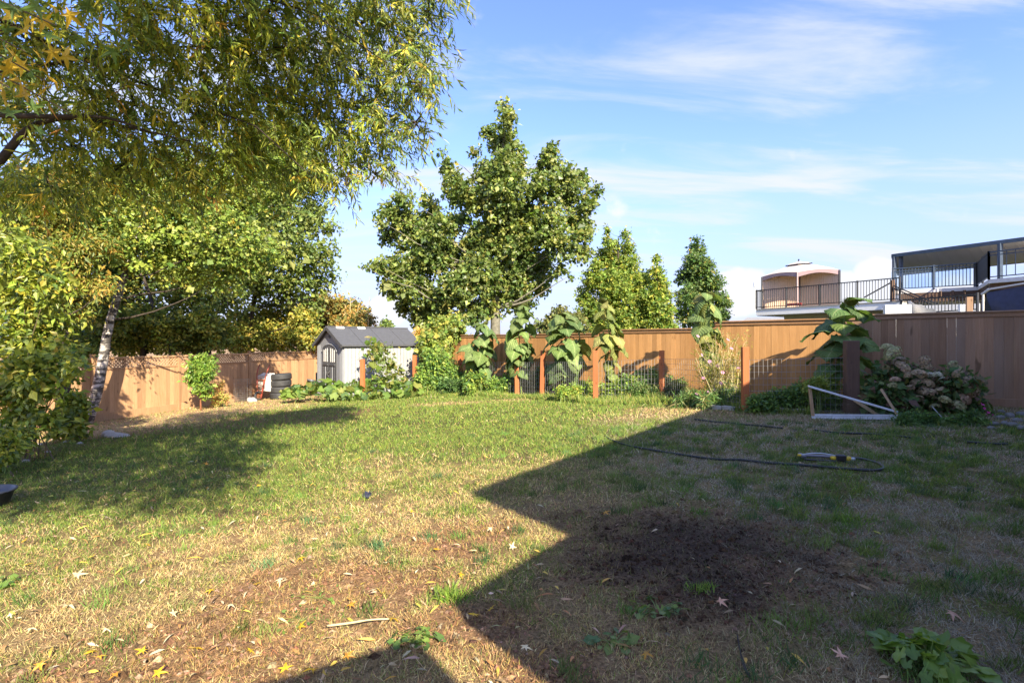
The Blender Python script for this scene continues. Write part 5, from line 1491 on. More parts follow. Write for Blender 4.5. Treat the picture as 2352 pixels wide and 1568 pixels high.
def wheelbarrow():
    p = g3(V(596, 784, 19.6).x, 19.6)
    root = empty('wheelbarrow', p, 'weathered wheelbarrow stood on end, red handles up, against the lattice fence', 'wheelbarrow', rz=R(-28))
    # local: x to the right, y away (towards the fence), z up; it stands on its wheel and nose
    def bp(u, w): return Vector((0, .05 + .32 * w, 0)) * 0
    for s in (-1, 1):
        m = MB(); m.tube(smooth_path([(s * .10, -.02, .05), (s * .14, .02, .35), (s * .22, .06, .75), (s * .28, .10, 1.05), (s * .30, .22, 1.35)], 14), .02, 7); m.build('handle', 'red_paint', root, True)
        m = MB(); m.tube(smooth_path([(s * .17, .02, .55), (s * .22, -.22, .62), (s * .24, -.30, .50), (s * .2, -.05, .32)], 12), .016, 6); m.build('leg', 'rust', root, True)
        m = MB(); m.bar((s * .11, -.01, .12), (s * .23, .05, .80), .03, .05); m.build('side_rail', 'red_paint', root)
    # tray: shallow pan, open side towards the fence
    outer = [(-.30, .30), (.30, .30), (.34, 1.02), (-.34, 1.02)]; inner = [(-.20, .36), (.20, .36), (.24, .92), (-.24, .92)]
    v = [(a, .40, b) for a, b in outer] + [(a, .10, b) for a, b in inner]
    fs = np.array([(i, (i + 1) % 4, (i + 1) % 4 + 4, i + 4) for i in range(4)] + [(4, 5, 6, 7)])
    v2 = [(x * .97, y + .012, .66 + (z - .66) * .97) for x, y, z in v]
    m = MB(); m.add(v, fs); m.add(v2, fs[:, ::-1]); m.build('tray', 'tray_white', root)
    m = MB(); m.tube([(a, .40, b) for a, b in outer] + [(outer[0][0], .40, outer[0][1])], .012, 6); m.build('tray_rim', 'tray_white', root)
    rot = Matrix.Rotation(R(90), 3, 'Y')
    wheel = MB().lathe([(.10, -.035), (.15, -.04), (.175, -.02), (.178, 0), (.175, .02), (.15, .04), (.10, .035)], 22, (0, -.05, .18), rot, closed=True).build('wheel', 'rubber', root, True)
    MB().lathe([(.0, -.03), (.03, -.03), (.03, -.012), (.10, -.02), (.10, .02), (.03, .012), (.03, .03), (.0, .03)], 16, (0, -.05, .18), rot).build('rim', 'rust', wheel)
    m = MB(); m.bar((-.12, -.05, .18), (.12, -.05, .18), .02); m.build('axle', 'rust', root)
    m = MB(); m.bar((-.2, .03, .50), (.2, .03, .50), .03); m.bar((-.23, .05, .78), (.23, .05, .78), .03); m.build('cross_brace', 'rust', root)
    # roll of wire netting beside it
    q = g3(V(556, 784, 19.2).x, 19.2)
    m = MB()
    for k in range(26):
        a = k * .55; rr = .20 + .006 * k
        pts = [(q.x + rr * math.cos(a) * .9, q.y + rr * math.sin(a), q.z + .01), (q.x + rr * math.cos(a) * .9 + .01, q.y + rr * math.sin(a), q.z + .85)]
        m.tube(pts, .0035, 3, False)
    for z in np.arange(.05, .86, .08):
        m.tube([(q.x + (.20 + .006 * k) * math.cos(k * .55) * .9, q.y + (.20 + .006 * k) * math.sin(k * .55), q.z + z) for k in range(26)], .0035, 3, False)
    tag(m.build('wire_roll', 'wire'), 'roll of rusty wire netting standing left of the wheelbarrow', 'wire roll')
wheelbarrow()

def rock(name, label, p, size, seed, mat='stone', cat='rock', group=None, rz=0, sub=3):
    import bmesh
    bm = bmesh.new(); bmesh.ops.create_icosphere(bm, subdivisions=sub, radius=1.0)
    r = np.random.default_rng(seed); k = r.normal(size=(6, 3)); ph = r.uniform(0, 6, 6)
    for v in bm.verts:
        n = v.co.normalized(); d = 1 + sum(.07 * math.sin(2.2 * (k[i] @ np.array(n)) + ph[i]) for i in range(6)) 
        v.co = n * d; v.co.z = max(v.co.z, -.35)
    me = bpy.data.meshes.new(name); bm.to_mesh(me); bm.free(); me.materials.append(MATS[mat])
    for q in me.polygons: q.use_smooth = True
    o = bpy.data.objects.new(name, me); o.location = Vector(p) + Vector((0, 0, size[2] * .3)); o.scale = size; o.rotation_euler = (0, 0, rz); link(o); tag(o, label, cat, group); return o
rock('rock', 'smooth pinkish stone at the foot of the wheelbarrow', g3(V(578, 784, 19.0).x, 19.0), (.16, .14, .13), 3)
rock('rock', 'long pale flat rock lying in the dappled shade on the left', GV(268, 1003), (.26, .14, .075), 9, rz=-.15)
rock('rock', 'rounded end rock touching the long pale rock', GV(247, 1002), (.12, .12, .10), 4)
for i, (px, py, s) in enumerate(((2300, 962, .07), (2320, 958, .08), (2338, 968, .07), (2285, 975, .06), (2310, 975, .07), (2330, 980, .08), (2348, 955, .09), (2275, 985, .05), (2345, 985, .06), (2300, 948, .06))):
    rock('stone', 'small grey stone in the loose border at the right edge', GV(px, py), (s * 1.1, s * .9, s * .75), 30 + i, 'stone_dark', 'stone', 'loose border stones', i, 2)
for i, (px, py) in enumerate(((125, 1010), (90, 1022), (150, 1016), (70, 1035), (185, 1020), (60, 1060), (110, 1040))):
    rock('stone', 'pebble in the bare soil under the left shrubs', GV(px, py), (.06, .05, .035), 60 + i, 'stone', 'stone', 'pebbles under the left shrubs', i, 2)

def pots():
    def pot(label, p, r, h, mat='black_plastic', rx=0, ry=0, group=None):
        m = MB(); m.lathe([(.0, .02), (r * .72, .0), (r * .95, h * .88), (r, h * .88), (r * 1.04, h), (r * .96, h), (r * .9, h * .85), (r * .68, .03), (.0, .03)], 20)
        o = m.build('plant_pot', mat, None, True); o.location = p; o.rotation_euler = (rx, ry, 0); tag(o, label, 'pot', group)
    pot('black nursery pot tipped on its stack left of the shed door', g3(V(712, 784, 20.9).x, 20.9, .36), .17, .28, 'grey_plastic', 0, R(12))
    pot('black nursery pot at the bottom of the stack left of the shed door', g3(V(709, 784, 20.9).x, 20.9, 0), .18, .36, 'black_plastic')
    pot('small dark pot at the grass edge below the climbing vine', GV(940, 905), .17, .19, 'black_plastic')
    pot('small dark pot at the grass edge below the bushy plant', GV(979, 905), .19, .16, 'grey_plastic')
    m = MB(); m.box((0, 0, .45), (.10, .16, .9), bev=.01); o = m.build('downpipe_box', 'black_plastic'); o.location = g3(V(729, 784, 21.6).x, 21.6); tag(o, 'narrow black upright box against the left corner of the shed', 'box')
    # tub at the left edge
    m = MB(); m.lathe([(.0, .02), (.19, .0), (.25, .18), (.27, .18), (.275, .20), (.245, .20), (.18, .03), (.0, .03)], 24)
    o = m.build('plastic_tub', 'grey_plastic', None, True); o.location = GV(-32, 1165); tag(o, 'grey plastic tub cut off by the left edge of the lawn', 'tub')
    m = MB(); m.tube(smooth_path([GV(-60, 1062) + Vector((0, 0, .05)), GV(0, 1050) + Vector((0, 0, .06)), GV(25, 1044) + Vector((0, 0, .04)), GV(60, 1030) + Vector((0, 0, .02)), GV(105, 1018) + Vector((0, 0, .02))], 20), .014, 7)
    tag(m.build('garden_hose', 'hose_teal', None, True), 'teal hose end under the shrub at the left edge', 'hose')
pots()

def edging():
    a = GV(1600, 938); b = GV(1862, 950); n = 8; d = (b - a); L = d.length / n; ang = math.atan2(d.y, d.x)
    me = MB().box((0, 0, .03), (L - .015, .10, .12), bev=.012).mesh('edging_block'); me.materials.append(MATS['concrete'])
    for k in range(n):
        p = a + d * ((k + .5) / n); o = bpy.data.objects.new('edging_block', me); link(o); o.location = g3(p.x, p.y, rng.uniform(-.02, .01)); o.rotation_euler = (rng.normal(0, .03), rng.normal(0, .03), ang + rng.normal(0, .05))
        tag(o, 'low concrete edging block along the shaded garden bed', 'edging block', 'concrete edging blocks')
edging()

def cold_frame():
    A = GV(1868, 961); B = GV(2069, 963)
    root = wempty('cold_frame', A, 'fallen cold frame of white metal and raw wood with clear film', 'cold frame')
    bk = Vector((.35, .60, 0)); bk.z = 0
    m = MB(); m.bar(A + Vector((-.03, 0, .025)), B + Vector((.03, 0, .025)), .045, .05); m.build('base_rail', 'white_metal', root)
    m = MB(); m.bar(A + Vector((0, 0, .072)), B + Vector((0, 0, .072)), .02, .03); m.build('base_lip', 'white_metal', root)
    T = V(1860, 890, A.y); E = V(2056, 947, B.y + .12)
    m = MB(); m.bar(A + Vector((.0, .0, .0)), T + Vector((0, 0, -.02)), .05, .04); m.build('upright', 'raw_lumber', root)
    dv = (E - T).normalized(); 
    rot = Matrix(((dv.x, 0, 0), (dv.y, 0, 0), (dv.z, 0, 0)))
    sidev = Vector((.35, .94, 0)).normalized(); up = dv.cross(sidev).normalized()
    if up.z < 0: up = -up
    M = Matrix((dv, sidev, up)).transposed()
    m = MB(); m.box((T + E) / 2 + Vector((0, 0, .02)), ((E - T).length + .04, .18, .035), rot=M, bev=.006); m.build('lid_rail', 'white_metal', root)
    m = MB(); m.bar(V(1962, 918, A.y + .2), V(2022, 957, B.y + .25), .035, .05); m.build('brace', 'raw_lumber', root)
    m = MB(); m.bar(V(2024, 893, B.y + .22), V(2064, 957, B.y + .02), .055, .03); m.build('loose_upright', 'raw_lumber', root)
    f = MB(); f.add([A + Vector((.04, .03, .06)), B + Vector((-.06, .03, .06)), E + Vector((0, 0, -.02)), T + Vector((.03, .03, -.06))], np.array([(0, 1, 2, 3)])); f.build('film', 'film', root)
cold_frame()

def hoses():
    def hose(label, pts, r=.011, lift=.012, mat='hose_rubber', n=60):
        W = [GV(a, b) + Vector((0, 0, lift + float(relief(np.array([GV(a, b).x]), np.array([GV(a, b).y]))[0]))) for a, b in pts]
        m = MB(); m.tube(smooth_path(W, n), r, 8); o = m.build('garden_hose', mat, None, True); tag(o, label, 'hose'); return o
    hose('long black hose curving across the shaded lawn to the sprinkler', [(1390, 1003), (1402, 1013), (1440, 1025), (1480, 1034), (1560, 1046), (1640, 1056), (1700, 1060), (1760, 1066), (1850, 1073), (1920, 1081), (1975, 1087), (2012, 1089), (2029, 1084), (2020, 1074), (1990, 1063), (1955, 1055)], .016, .03)
    hose('thin black hose lying in the dry grass in front of the edging blocks', [(1596, 965), (1640, 970), (1680, 973), (1705, 977), (1750, 981), (1797, 986)], .016, .022)
    hose('black hose half buried in the grass before the cold frame', [(1870, 989), (1920, 994), (1990, 998), (2040, 1001), (2095, 1006)], .015, .014)
    hose('short run of black hose in the grass at the far right', [(2222, 1019), (2250, 1019), (2285, 1021), (2315, 1022)], .015, .02)
    p = GV(1898, 1062)
    root = empty('lawn_sprinkler', p, 'oscillating lawn sprinkler with white curved bar and yellow ends on the shaded grass', 'sprinkler', rz=R(-14))
    m = MB(); m.tube(smooth_path([(-.27, .03, .075), (-.18, .0, .105), (-.06, -.01, .115), (.06, -.01, .10), (.10, 0, .09)], 16), .0065, 8); m.build('spray_bar', 'white_tube', root, True)
    for (x, s) in ((.075, .024), (.235, .028)):
        m = MB(); m.lathe([(0, -.03), (s * .8, -.03), (s, -.015), (s, .015), (s * .7, .03), (0, .03)], 10, (x, -.01, .065), Matrix.Rotation(R(90), 3, 'Y')); m.build('end_cap', 'yellow_plastic', root, True)
    m = MB(); m.box((.155, -.005, .07), (.115, .075, .075), bev=.012); m.build('motor_housing', 'black_plastic', root)
    m = MB(); m.box((-.06, .12, .055), (.40, .10, .02), bev=.006); m.box((-.25, .07, .06), (.05, .2, .03), bev=.008); m.build('base_plate', 'grey_plastic', root)
    m = MB(); m.tube([(-.25, -.01, .03), (.10, -.03, .03)], .012, 6); m.tube([(.21, -.02, .02), (.21, .14, .04)], .012, 6); m.build('sled', 'black_plastic', root)
    m = MB(); m.lathe([(0, -.02), (.014, -.02), (.014, .02), (0, .02)], 8, (-.29, .035, .07), Matrix.Rotation(R(90), 3, 'Y')); m.build('nozzle_cap', 'yellow_plastic', root)
    m = MB(); m.lathe([(0, -.02), (.018, -.02), (.02, .02), (0, .02)], 8, (.285, -.012, .065), Matrix.Rotation(R(90), 3, 'Y')); m.build('coupling', 'white_tube', root)
hoses()

def small_things():
    # scrap on the lawn
    p = GV(843, 1143)
    r = np.random.default_rng(8); m = MB()
    n = 7; pts = [[(-.045 + .09 * i / (n - 1), -.03 + .06 * j / (n - 1), .03 + .03 * math.sin(i * 1.3 + j) + r.normal(0, .008) + .03 * i / n) for j in range(n)] for i in range(n)]
    m.add(np.array(pts).reshape(-1, 3), np.array([(i * n + j, (i + 1) * n + j, (i + 1) * n + j + 1, i * n + j + 1) for i in range(n - 1) for j in range(n - 1)]))
    m.box((0, 0, .02), (.07, .05, .03), bev=.01)
    o = m.build('plastic_scrap', 'navy_cloth'); o.location = p; tag(o, 'small crumpled dark scrap lying on the sunny lawn', 'scrap')
    m = MB(); m.tube(smooth_path([GV(752, 1448) + Vector((0, 0, .03)), GV(800, 1444) + Vector((0, 0, .035)), GV(850, 1436) + Vector((0, 0, .035)), GV(893, 1432) + Vector((0, 0, .03))], 10), [.007] * 6 + [.005] * 5, 6)
    tag(m.build('dry_stalk', 'dry_stem', None, True), 'pale dry stalk lying on the brown patch near the front', 'stalk')
    m = MB(); m.tube(smooth_path([GV(1693, 1470) + Vector((0, 0, .03)), GV(1700, 1510) + Vector((0, 0, .035)), GV(1710, 1545) + Vector((0, 0, .03)), GV(1722, 1564) + Vector((0, 0, .02))], 12), [.004] * 6 + [.007] * 7, 6)
    tag(m.build('stick', 'bark', None, True), 'dark curved stick in the shaded grass near the bottom', 'stick')
    m = MB(); m.tube([V(2140, 932, 8.6), V(2172, 968, 8.5)], .006, 5); tag(m.build('stake', 'white_tube', None), 'thin pale stake leaning in the weeds below the hydrangea', 'stake')
    # broad leaved weeds
    def weed(label, p, n, rad, size, seed, meshes=SQ[:3], h=.12):
        r = np.random.default_rng(seed); root = wempty('broadleaf_weed', p, label, 'weed'); m = MB()
        for k in range(n):
            a = r.uniform(0, 6.28); q = rad * math.sqrt(r.random()); c = p + Vector((q * math.cos(a) * 1.3, q * math.sin(a), h * (1 - .5 * q / rad) * r.uniform(.5, 1.1)))
            o = bpy.data.objects.new('leaf', meshes[int(r.integers(len(meshes)))]); link(o, root); o.location = c; s = size * math.exp(r.normal(0, .25)); o.scale = (s * 1.25, s * .8, s)
            o.rotation_euler = (r.normal(0, .45), r.normal(.25, .4), a + r.normal(0, .4)); m.tube([p, (p + c) / 2 + Vector((0, 0, h * .25)), c], [size * .045, size * .035, size * .025], 3, False)
        tag(m.build('stalks', 'stem_green', root), kind='stuff')
    WEED = [round_leaf('leaf', 40 + i, c, 'leaf_glossy') for i, c in enumerate([(.17, .27, .04), (.22, .31, .05), (.12, .21, .035)])]
    weed('bright green broad leaved weed clump in the bottom right corner', GV(2135, 1535), 80, .17, .075, 3, WEED, .13)
    weed('small bright weed at the far left edge of the sunny lawn', GV(8, 1345), 16, .09, .05, 4, h=.06)
    weed('pale green weed rosette in the shade right of the stick', GV(1410, 1478), 22, .10, .045, 5, SQ[2:4] + SQ[5:], .05)
    weed('pale green weeds beside the dark earth in the shade', GV(1510, 1405), 26, .14, .045, 6, SQ[2:4] + SQ[5:], .05)
    weed('green weed at the tip of the pointed front shadow', GV(955, 1478), 24, .10, .05, 7, SQ[:3], .07)
    weed('clover patch on the brown earth', GV(735, 1372), 34, .16, .018, 8, SQ[:4], .025)
    weed('clover patch near the left of the brown earth', GV(690, 1425), 30, .14, .018, 9, SQ[:4], .025)
    def tuft(label, p, n, seed, h=.09, rad=.10):
        x = p.x + rng.normal(0, rad, n); y = p.y + rng.normal(0, rad * .6, n); P = np.stack([x, y, gz(x, y) + relief(x, y)], -1)
        az = rng.uniform(0, 6.28, n); le = rng.uniform(.2, 1.1, n); D = np.stack([np.sin(le) * np.cos(az), np.sin(le) * np.sin(az), np.cos(le)], -1)
        v, f, c = leaf_cloud(P, D, unit(rand_dir(n) * .5 + np.array([0, -.6, .7])), h * np.exp(rng.normal(0, .25, n)), .007, palette(n, [(.13, .22, .03), (.18, .26, .04), (.09, .16, .03)], [2, 2, 1]), T_BLADE)
        tag(mobj('grass_tuft', np_mesh('grass_tuft', v, f, c), 'blade'), label, 'grass tuft', kind='stuff')
    tuft('bright green grass tuft right of the dark earth', GV(1935, 1198), 190, 1)
    tuft('bright green grass tuft behind the sprinkler', GV(2010, 1052), 160, 2, .06, .12)
    tuft('green grass tuft where the shadow corner meets the sunny lawn', GV(1030, 1372), 150, 3, .09, .06)
    tuft('bright green grass tuft at the lower edge of the dark earth', GV(1612, 1356), 60, 4, .055, .05)
small_things()

# ---- fallen leaves
def fallen():
    one = [(716, 1553, 'star_yellow', .058, 'largest yellow star leaf lying at the bottom edge'), (655, 1551, 'star_yellow', .05, 'yellow star leaf at the bottom edge in the pointed front shadow'),
           (798, 1522, 'star_orange', .05, 'orange star leaf left of the pointed front shadow'), (1390, 1185, 'star_orange', .058, 'orange star leaf alone on the shaded lawn above the dark earth'),
           (1930, 1521, 'star_pink', .055, 'pinkish star leaf near the bottom right weed clump'), (2187, 1423, 'star_pink', .06, 'pinkish star leaf above the bottom right weed clump'),
           (178, 1331, 'star_pale', .07, 'large pale star leaf on the left of the sunny lawn'), (248, 1196, 'star_pale', .085, 'pale star leaf just below the tree shadow on the left'),
           (1655, 1395, 'star_pink', .05, 'brown star leaf at the lower edge of the dark earth'), (1090, 1425, 'star_yellow', .045, 'yellow star leaf on the edge of the house shadow')]
    for i, (px, py, mt, s, lab) in enumerate(one):
        o = star(None, 'fallen_leaf', mt, GV(px, py) + Vector((0, 0, .04)), s, (rng.normal(0, .25), rng.normal(-.15, .2), rng.uniform(0, 6.28)), i % 3); tag(o, lab, 'leaf', 'single fallen star leaves')
    many = [(205, 1508, 'star_yellow'), (265, 1562, 'star_orange'), (95, 1540, 'star_orange'), (245, 1456, 'star_pale'), (325, 1507, 'star_yellow'), (445, 1500, 'star_yellow'), (575, 1507, 'star_yellow'), (60, 1305, 'star_yellow'), (365, 1560, 'star_yellow'), (225, 1520, 'star_orange'),
            (885, 1300, 'star_pale'), (905, 1432, 'star_yellow'), (1012, 1448, 'star_pale'), (1120, 1410, 'star_yellow'), (1060, 1330, 'star_yellow'), (1120, 1222, 'star_pale'), (805, 1400, 'star_orange'), (700, 1290, 'star_yellow'), (585, 1350, 'star_yellow'), (600, 1395, 'star_yellow'), (480, 1365, 'star_yellow'),
            (690, 1450, 'star_yellow'), (340, 1260, 'star_yellow'), (530, 1400, 'star_pale'), (640, 1340, 'star_pale'), (475, 1070, 'star_orange'), (480, 1125, 'star_orange'), (600, 1120, 'star_yellow'), (50, 1250, 'star_yellow'), (75, 1455, 'star_pale'), (1000, 1270, 'star_yellow'), (860, 1365, 'star_pale'),
            (730, 1245, 'star_pale'), (950, 1180, 'star_yellow'), (1175, 1265, 'star_pale'), (30, 1420, 'star_pale'), (150, 1400, 'star_pale'), (400, 1420, 'star_pale'), (1200, 1500, 'star_pale'), (1480, 1515, 'star_orange')]
    for i, (px, py, mt) in enumerate(many):
        o = star(None, 'fallen_leaf', mt, GV(px + rng.normal(0, 4), py) + Vector((0, 0, .035)), rng.uniform(.034, .05), (rng.normal(0, .35), rng.normal(-.1, .3), rng.uniform(0, 6.28)), i % 3)
        tag(o, {'star_yellow': 'small yellow', 'star_orange': 'small orange', 'star_pale': 'small bleached'}[mt] + ' star leaf fallen on the lawn', 'leaf', {'star_yellow': 'yellow', 'star_orange': 'orange', 'star_pale': 'bleached'}[mt] + ' fallen star leaves')
    n = 1300
    y = 2.2 + 7 * rng.random(n) ** 1.4; x = rng.uniform(-1.0, .75, n) * y
    k = in_yard(x, y) & (rng.random(n) < np.where(x < .1 * y, .8, .18)); x, y = x[k], y[k]; n = len(x)
    P = np.stack([x, y, gz(x, y) + relief(x, y) + .018 + rng.random(n) * .02], -1)
    az = rng.uniform(0, 6.28, n); D = np.stack([np.cos(az), np.sin(az), rng.normal(0, .25, n)], -1)
    N = unit(np.array([0, 0, 1.0]) + rng.normal(0, .35, (n, 3)))
    v, f, c = leaf_cloud(P, D, N, .07 * np.exp(rng.normal(0, .3, n)), .016, palette(n, [(.48, .37, .21), (.58, .47, .30), (.52, .36, .07), (.38, .21, .08), (.30, .19, .10)], [3, 2, 2, 2, 2], .2), T_LANCE)
    tag(mobj('leaf_litter', np_mesh('leaf_litter', v, f, c), 'dead_leaf'), 'thin dry willow leaves scattered over the lawn', 'leaf litter', kind='stuff')
fallen()
# ================================================================== neighbours beyond the fence
def rail(root, a, b, h, mat, gap=.115, mid=False, posts=2.0, th=.02, zb=.09):
    """top and bottom rail, posts, single balusters; a, b at floor height"""
    a = Vector(a); b = Vector(b); L = (b - a).length
    m = MB(); m.bar(a + Vector((0, 0, h)), b + Vector((0, 0, h)), .06, .045); m.build('top_rail', mat, root)
    m = MB(); m.bar(a + Vector((0, 0, zb)), b + Vector((0, 0, zb)), .04, .04); m.build('bottom_rail', mat, root)
    if mid:
        m = MB(); m.bar(a + Vector((0, 0, h - .13)), b + Vector((0, 0, h - .13)), .035, .035); m.build('middle_rail', mat, root)
    n = max(2, int(L / gap)); me = None
    for k in range(1, n):
        p = a.lerp(b, k / n)
        if me is None:
            me = MB().box((0, 0, (zb + h) / 2), (th, th, h - zb)).mesh('baluster'); me.materials.append(MATS[mat])
        o = bpy.data.objects.new('baluster', me); o.location = p; link(o, root)
    np_ = max(1, round(L / posts))
    for k in range(np_ + 1):
        p = a.lerp(b, k / np_); m = MB(); m.box((p.x, p.y, p.z + h / 2 + .02), (.06, .06, h + .06)); m.build('post', mat, root)
def poly(pts, z0, z1):
    n = len(pts); v = [(p[0], p[1], z0) for p in pts] + [(p[0], p[1], z1) for p in pts]
    ar = sum(pts[i][0] * pts[(i + 1) % n][1] - pts[(i + 1) % n][0] * pts[i][1] for i in range(n))
    if ar < 0: v = v[:n][::-1] + v[n:][::-1]
    return v, [np.array([list(range(n))[::-1]]), np.array([list(range(n, 2 * n))]), np.array([(i, (i + 1) % n, (i + 1) % n + n, i + n) for i in range(n)])]
def neighbours():
    L0 = Vector((14.3, 30, 3.5)); R0 = Vector((18.1, 23.9, 3.5)); bk = Vector((3.9, 2.45, 0))
    deck = wempty('raised_deck', (16, 27, 0), 'raised white edged deck with dark railing under the gazebo', 'deck')
    P = [L0, R0, R0 + bk, L0 + bk]
    m = MB(); m.add(*poly([(p.x, p.y) for p in P], 3.12, 3.44)); m.build('fascia', 'fascia_white', deck)
    m = MB(); m.add(*poly([(p.x - .02, p.y - .03) for p in P], 3.444, 3.5)); m.build('deck_floor', 'soffit', deck)
    c = sum(P, Vector()) / 4; W = [c + (p - c) * .72 + Vector((.5, .4, 0)) for p in P]
    m = MB(); m.add(*poly([(p.x, p.y) for p in W], -.5, 3.115)); m.build('wall', 'stucco', deck)
    m = MB(); m.add(*poly([(c.x + (p.x - c.x) * .985, c.y + (p.y - c.y) * .985) for p in P], 3.09, 3.117)); m.build('soffit', 'soffit', deck)
    rail(deck, L0, R0, 1.07, 'dark_metal', .125); rail(deck, L0 + Vector((.05, .03, 0)), L0 + bk, 1.07, 'dark_metal', .125)
    m = MB(); m.tube([L0 + Vector((-.08, 0, -.1)), L0 + Vector((-.08, 0, 1.35))], .03, 6); m.tube([L0 + Vector((-.08, 0, 1.3)), L0 + Vector((-.08, 0, 1.55))], .06, 8); m.build('lamp_pole', 'white_metal', deck)
    # gazebo
    gl, gn, gr = Vector((14.84, 30.4, 3.5)), Vector((15.80, 28.35, 3.5)), Vector((17.5, 27.35, 3.5)); gb = gl + gr - gn
    g = wempty('gazebo', (16.1, 28.9, 3.5), 'cream canopy gazebo with curtains standing on the raised deck', 'gazebo')
    ez = 5.42; Q = [gl, gn, gr, gb]; cc = sum(Q, Vector()) / 4
    v = []; fs = []
    N = 8                                    # roof as four curved panels
    for i in range(4):
        a, b = Q[i], Q[(i + 1) % 4]
        base = len(v)
        for j in range(N + 1):
            e = a.lerp(b, j / N); lift = .10 * math.sin(math.pi * j / N)
            for k in range(6):
                t = k / 5; q = e.lerp(cc, t * .80); z = ez + lift * (1 - t) + .52 * (t ** .85)
                v.append((q.x, q.y, z))
        for j in range(N):
            for k in range(5): fs.append((base + j * 6 + k, base + (j + 1) * 6 + k, base + (j + 1) * 6 + k + 1, base + j * 6 + k + 1))
    m = MB(); m.add(v, np.array(fs)); m.build('roof', 'canopy_cream', g, True)
    top = [cc + (q - cc) * .34 for q in Q]
    m = MB(); vv = [(q.x, q.y, ez + .53) for q in top] + [(cc.x, cc.y, ez + .70)]; m.add(vv, [np.array([(i, (i + 1) % 4, 4) for i in range(4)])])
    vt = m.build('vent_cap', 'canopy_cream', g)
    m = MB()
    for i in range(4): m.bar((top[i].x, top[i].y, ez + .515), (top[(i + 1) % 4].x, top[(i + 1) % 4].y, ez + .515), .06, .05)
    m.build('vent_edge', 'dark_metal', vt)
    m = MB(); m.lathe([(0, 0), (.04, .02), (.03, .06), (.05, .10), (0, .16)], 8, (cc.x, cc.y, ez + .68)); m.build('finial', 'dark_metal', g)
    for i in range(4):                       # valance with a scalloped edge
        a, b = Q[i], Q[(i + 1) % 4]; vv = []
        for j in range(13):
            e = a.lerp(b, j / 12); s = math.sin(math.pi * j / 12); out = (e - cc).normalized() * .02
            vv += [(e.x + out.x, e.y + out.y, ez + .10 * s + .01), (e.x + out.x, e.y + out.y, ez - .26 + .19 * s)]
        m = MB(); m.add(vv, np.array([(2 * j, 2 * j + 2, 2 * j + 3, 2 * j + 1) for j in range(12)])); m.build('valance', 'canopy_mauve', g)
        m = MB(); m.bar((a.x, a.y, 3.5), (a.x, a.y, ez), .07); m.build('leg', 'dark_metal' if i != 1 else 'canopy_mauve', g)
    for (a, b) in ((gb, gl), (gr, gb)):      # pleated curtains on the two far sides
        vv = []; n = 60
        for j in range(n + 1):
            e = a.lerp(b, j / n); nrm = Vector(((b - a).y, -(b - a).x, 0)).normalized() * .03 * math.sin(j * 1.9)
            vv += [(e.x + nrm.x, e.y + nrm.y, 3.52), (e.x + nrm.x * .4, e.y + nrm.y * .4, ez - .03)]
        m = MB(); m.add(vv, np.array([(2 * j, 2 * j + 2, 2 * j + 3, 2 * j + 1) for j in range(n)])); m.build('curtain', 'curtain', g, True)
    m = MB(); e = gn.lerp(gl, .05)
    m.box((15.7, 28.55, 3.66), (.9, .1, .14), R(-60)); o = m.build('bench_cushion', 'red_item'); tag(o, 'dark red cushion low behind the deck railing', 'cushion')
    # ---- covered upper deck
    up = wempty('covered_deck', (21, 24, 0), 'upper deck with flat roof cover and blue black railing at the right', 'deck')
    zf = 4.07
    D0, D1, D2, D3 = Vector((18.6, 25, zf)), Vector((21.0, 23.1, zf)), Vector((19.0, 20.4, zf)), Vector((20.6, 17.0, zf))
    pol = [D0, D1, D2, D3, Vector((28, 20, zf)), Vector((26, 31, zf))]
    m = MB(); m.add(*poly([(p.x, p.y) for p in pol], zf - .16, zf)); m.build('deck_slab', 'awning_light', up)
    m = MB(); cx_ = sum(pol, Vector()) / 6; m.add(*poly([(cx_.x + (p.x - cx_.x) * .95, cx_.y + (p.y - cx_.y) * .95) for p in pol], zf - .42, zf - .165)); m.build('joists', 'dark_post', up)
    rail(up, D0, D1, 1.07, 'blue_metal', .12, True); rail(up, D1, D2, 1.07, 'dark_metal', .07, False); rail(up, D2, D3, 1.07, 'blue_metal', .26, True)
    m = MB(); gp = [D0 + Vector((.1, .25, .1)), D1 + Vector((0, .3, .1))]; m.add([gp[0], gp[1], gp[1] + Vector((0, 0, .85)), gp[0] + Vector((0, 0, .85))], np.array([(0, 1, 2, 3)])); m.build('glass_panel', 'rail_glass', up)
    zr = 5.81
    C = [Vector((18.95, 25.5, zr)), Vector((23.2, 18.0, zr)), Vector((30, 22.0, zr)), Vector((24.6, 32.6, zr))]
    m = MB(); m.add(*poly([(p.x, p.y) for p in C], zr, zr + .05)); m.build('roof_cover', 'soffit', up)
    m = MB()
    for i in range(4): m.bar(C[i] + Vector((0, 0, .05)), C[(i + 1) % 4] + Vector((0, 0, .05)), .10, .16)
    m.build('roof_gutter', 'blue_metal', up)
    for k in range(22):
        t = (k + .5) / 22; m = MB(); m.bar(C[0].lerp(C[1], t) + Vector((0, 0, -.012)), C[3].lerp(C[2], t) + Vector((0, 0, -.012)), .04, .02); m.build('rafter', 'soffit', up)
    for p in (C[0] + Vector((.05, -.05, 0)), C[0] + Vector((.35, -.1, 0)), C[0].lerp(C[1], .47), Vector((25.0, 27.6, zr))):
        m = MB(); m.box((p.x, p.y, (zf + zr) / 2), (.13, .13, zr - zf - .01)); m.build('roof_post', 'blue_metal', up)
    # wall and beam below the deck
    W0, W1 = Vector((19.5, 25.8, 0)), Vector((22.5, 23.4, 0))
    m = MB(); a = math.atan2((W1 - W0).y, (W1 - W0).x); c = (W0 + W1) / 2; m.box((c.x, c.y, 1.6), ((W1 - W0).length + .4, .12, 4.2), a); m.build('wall', 'fascia_white', up)
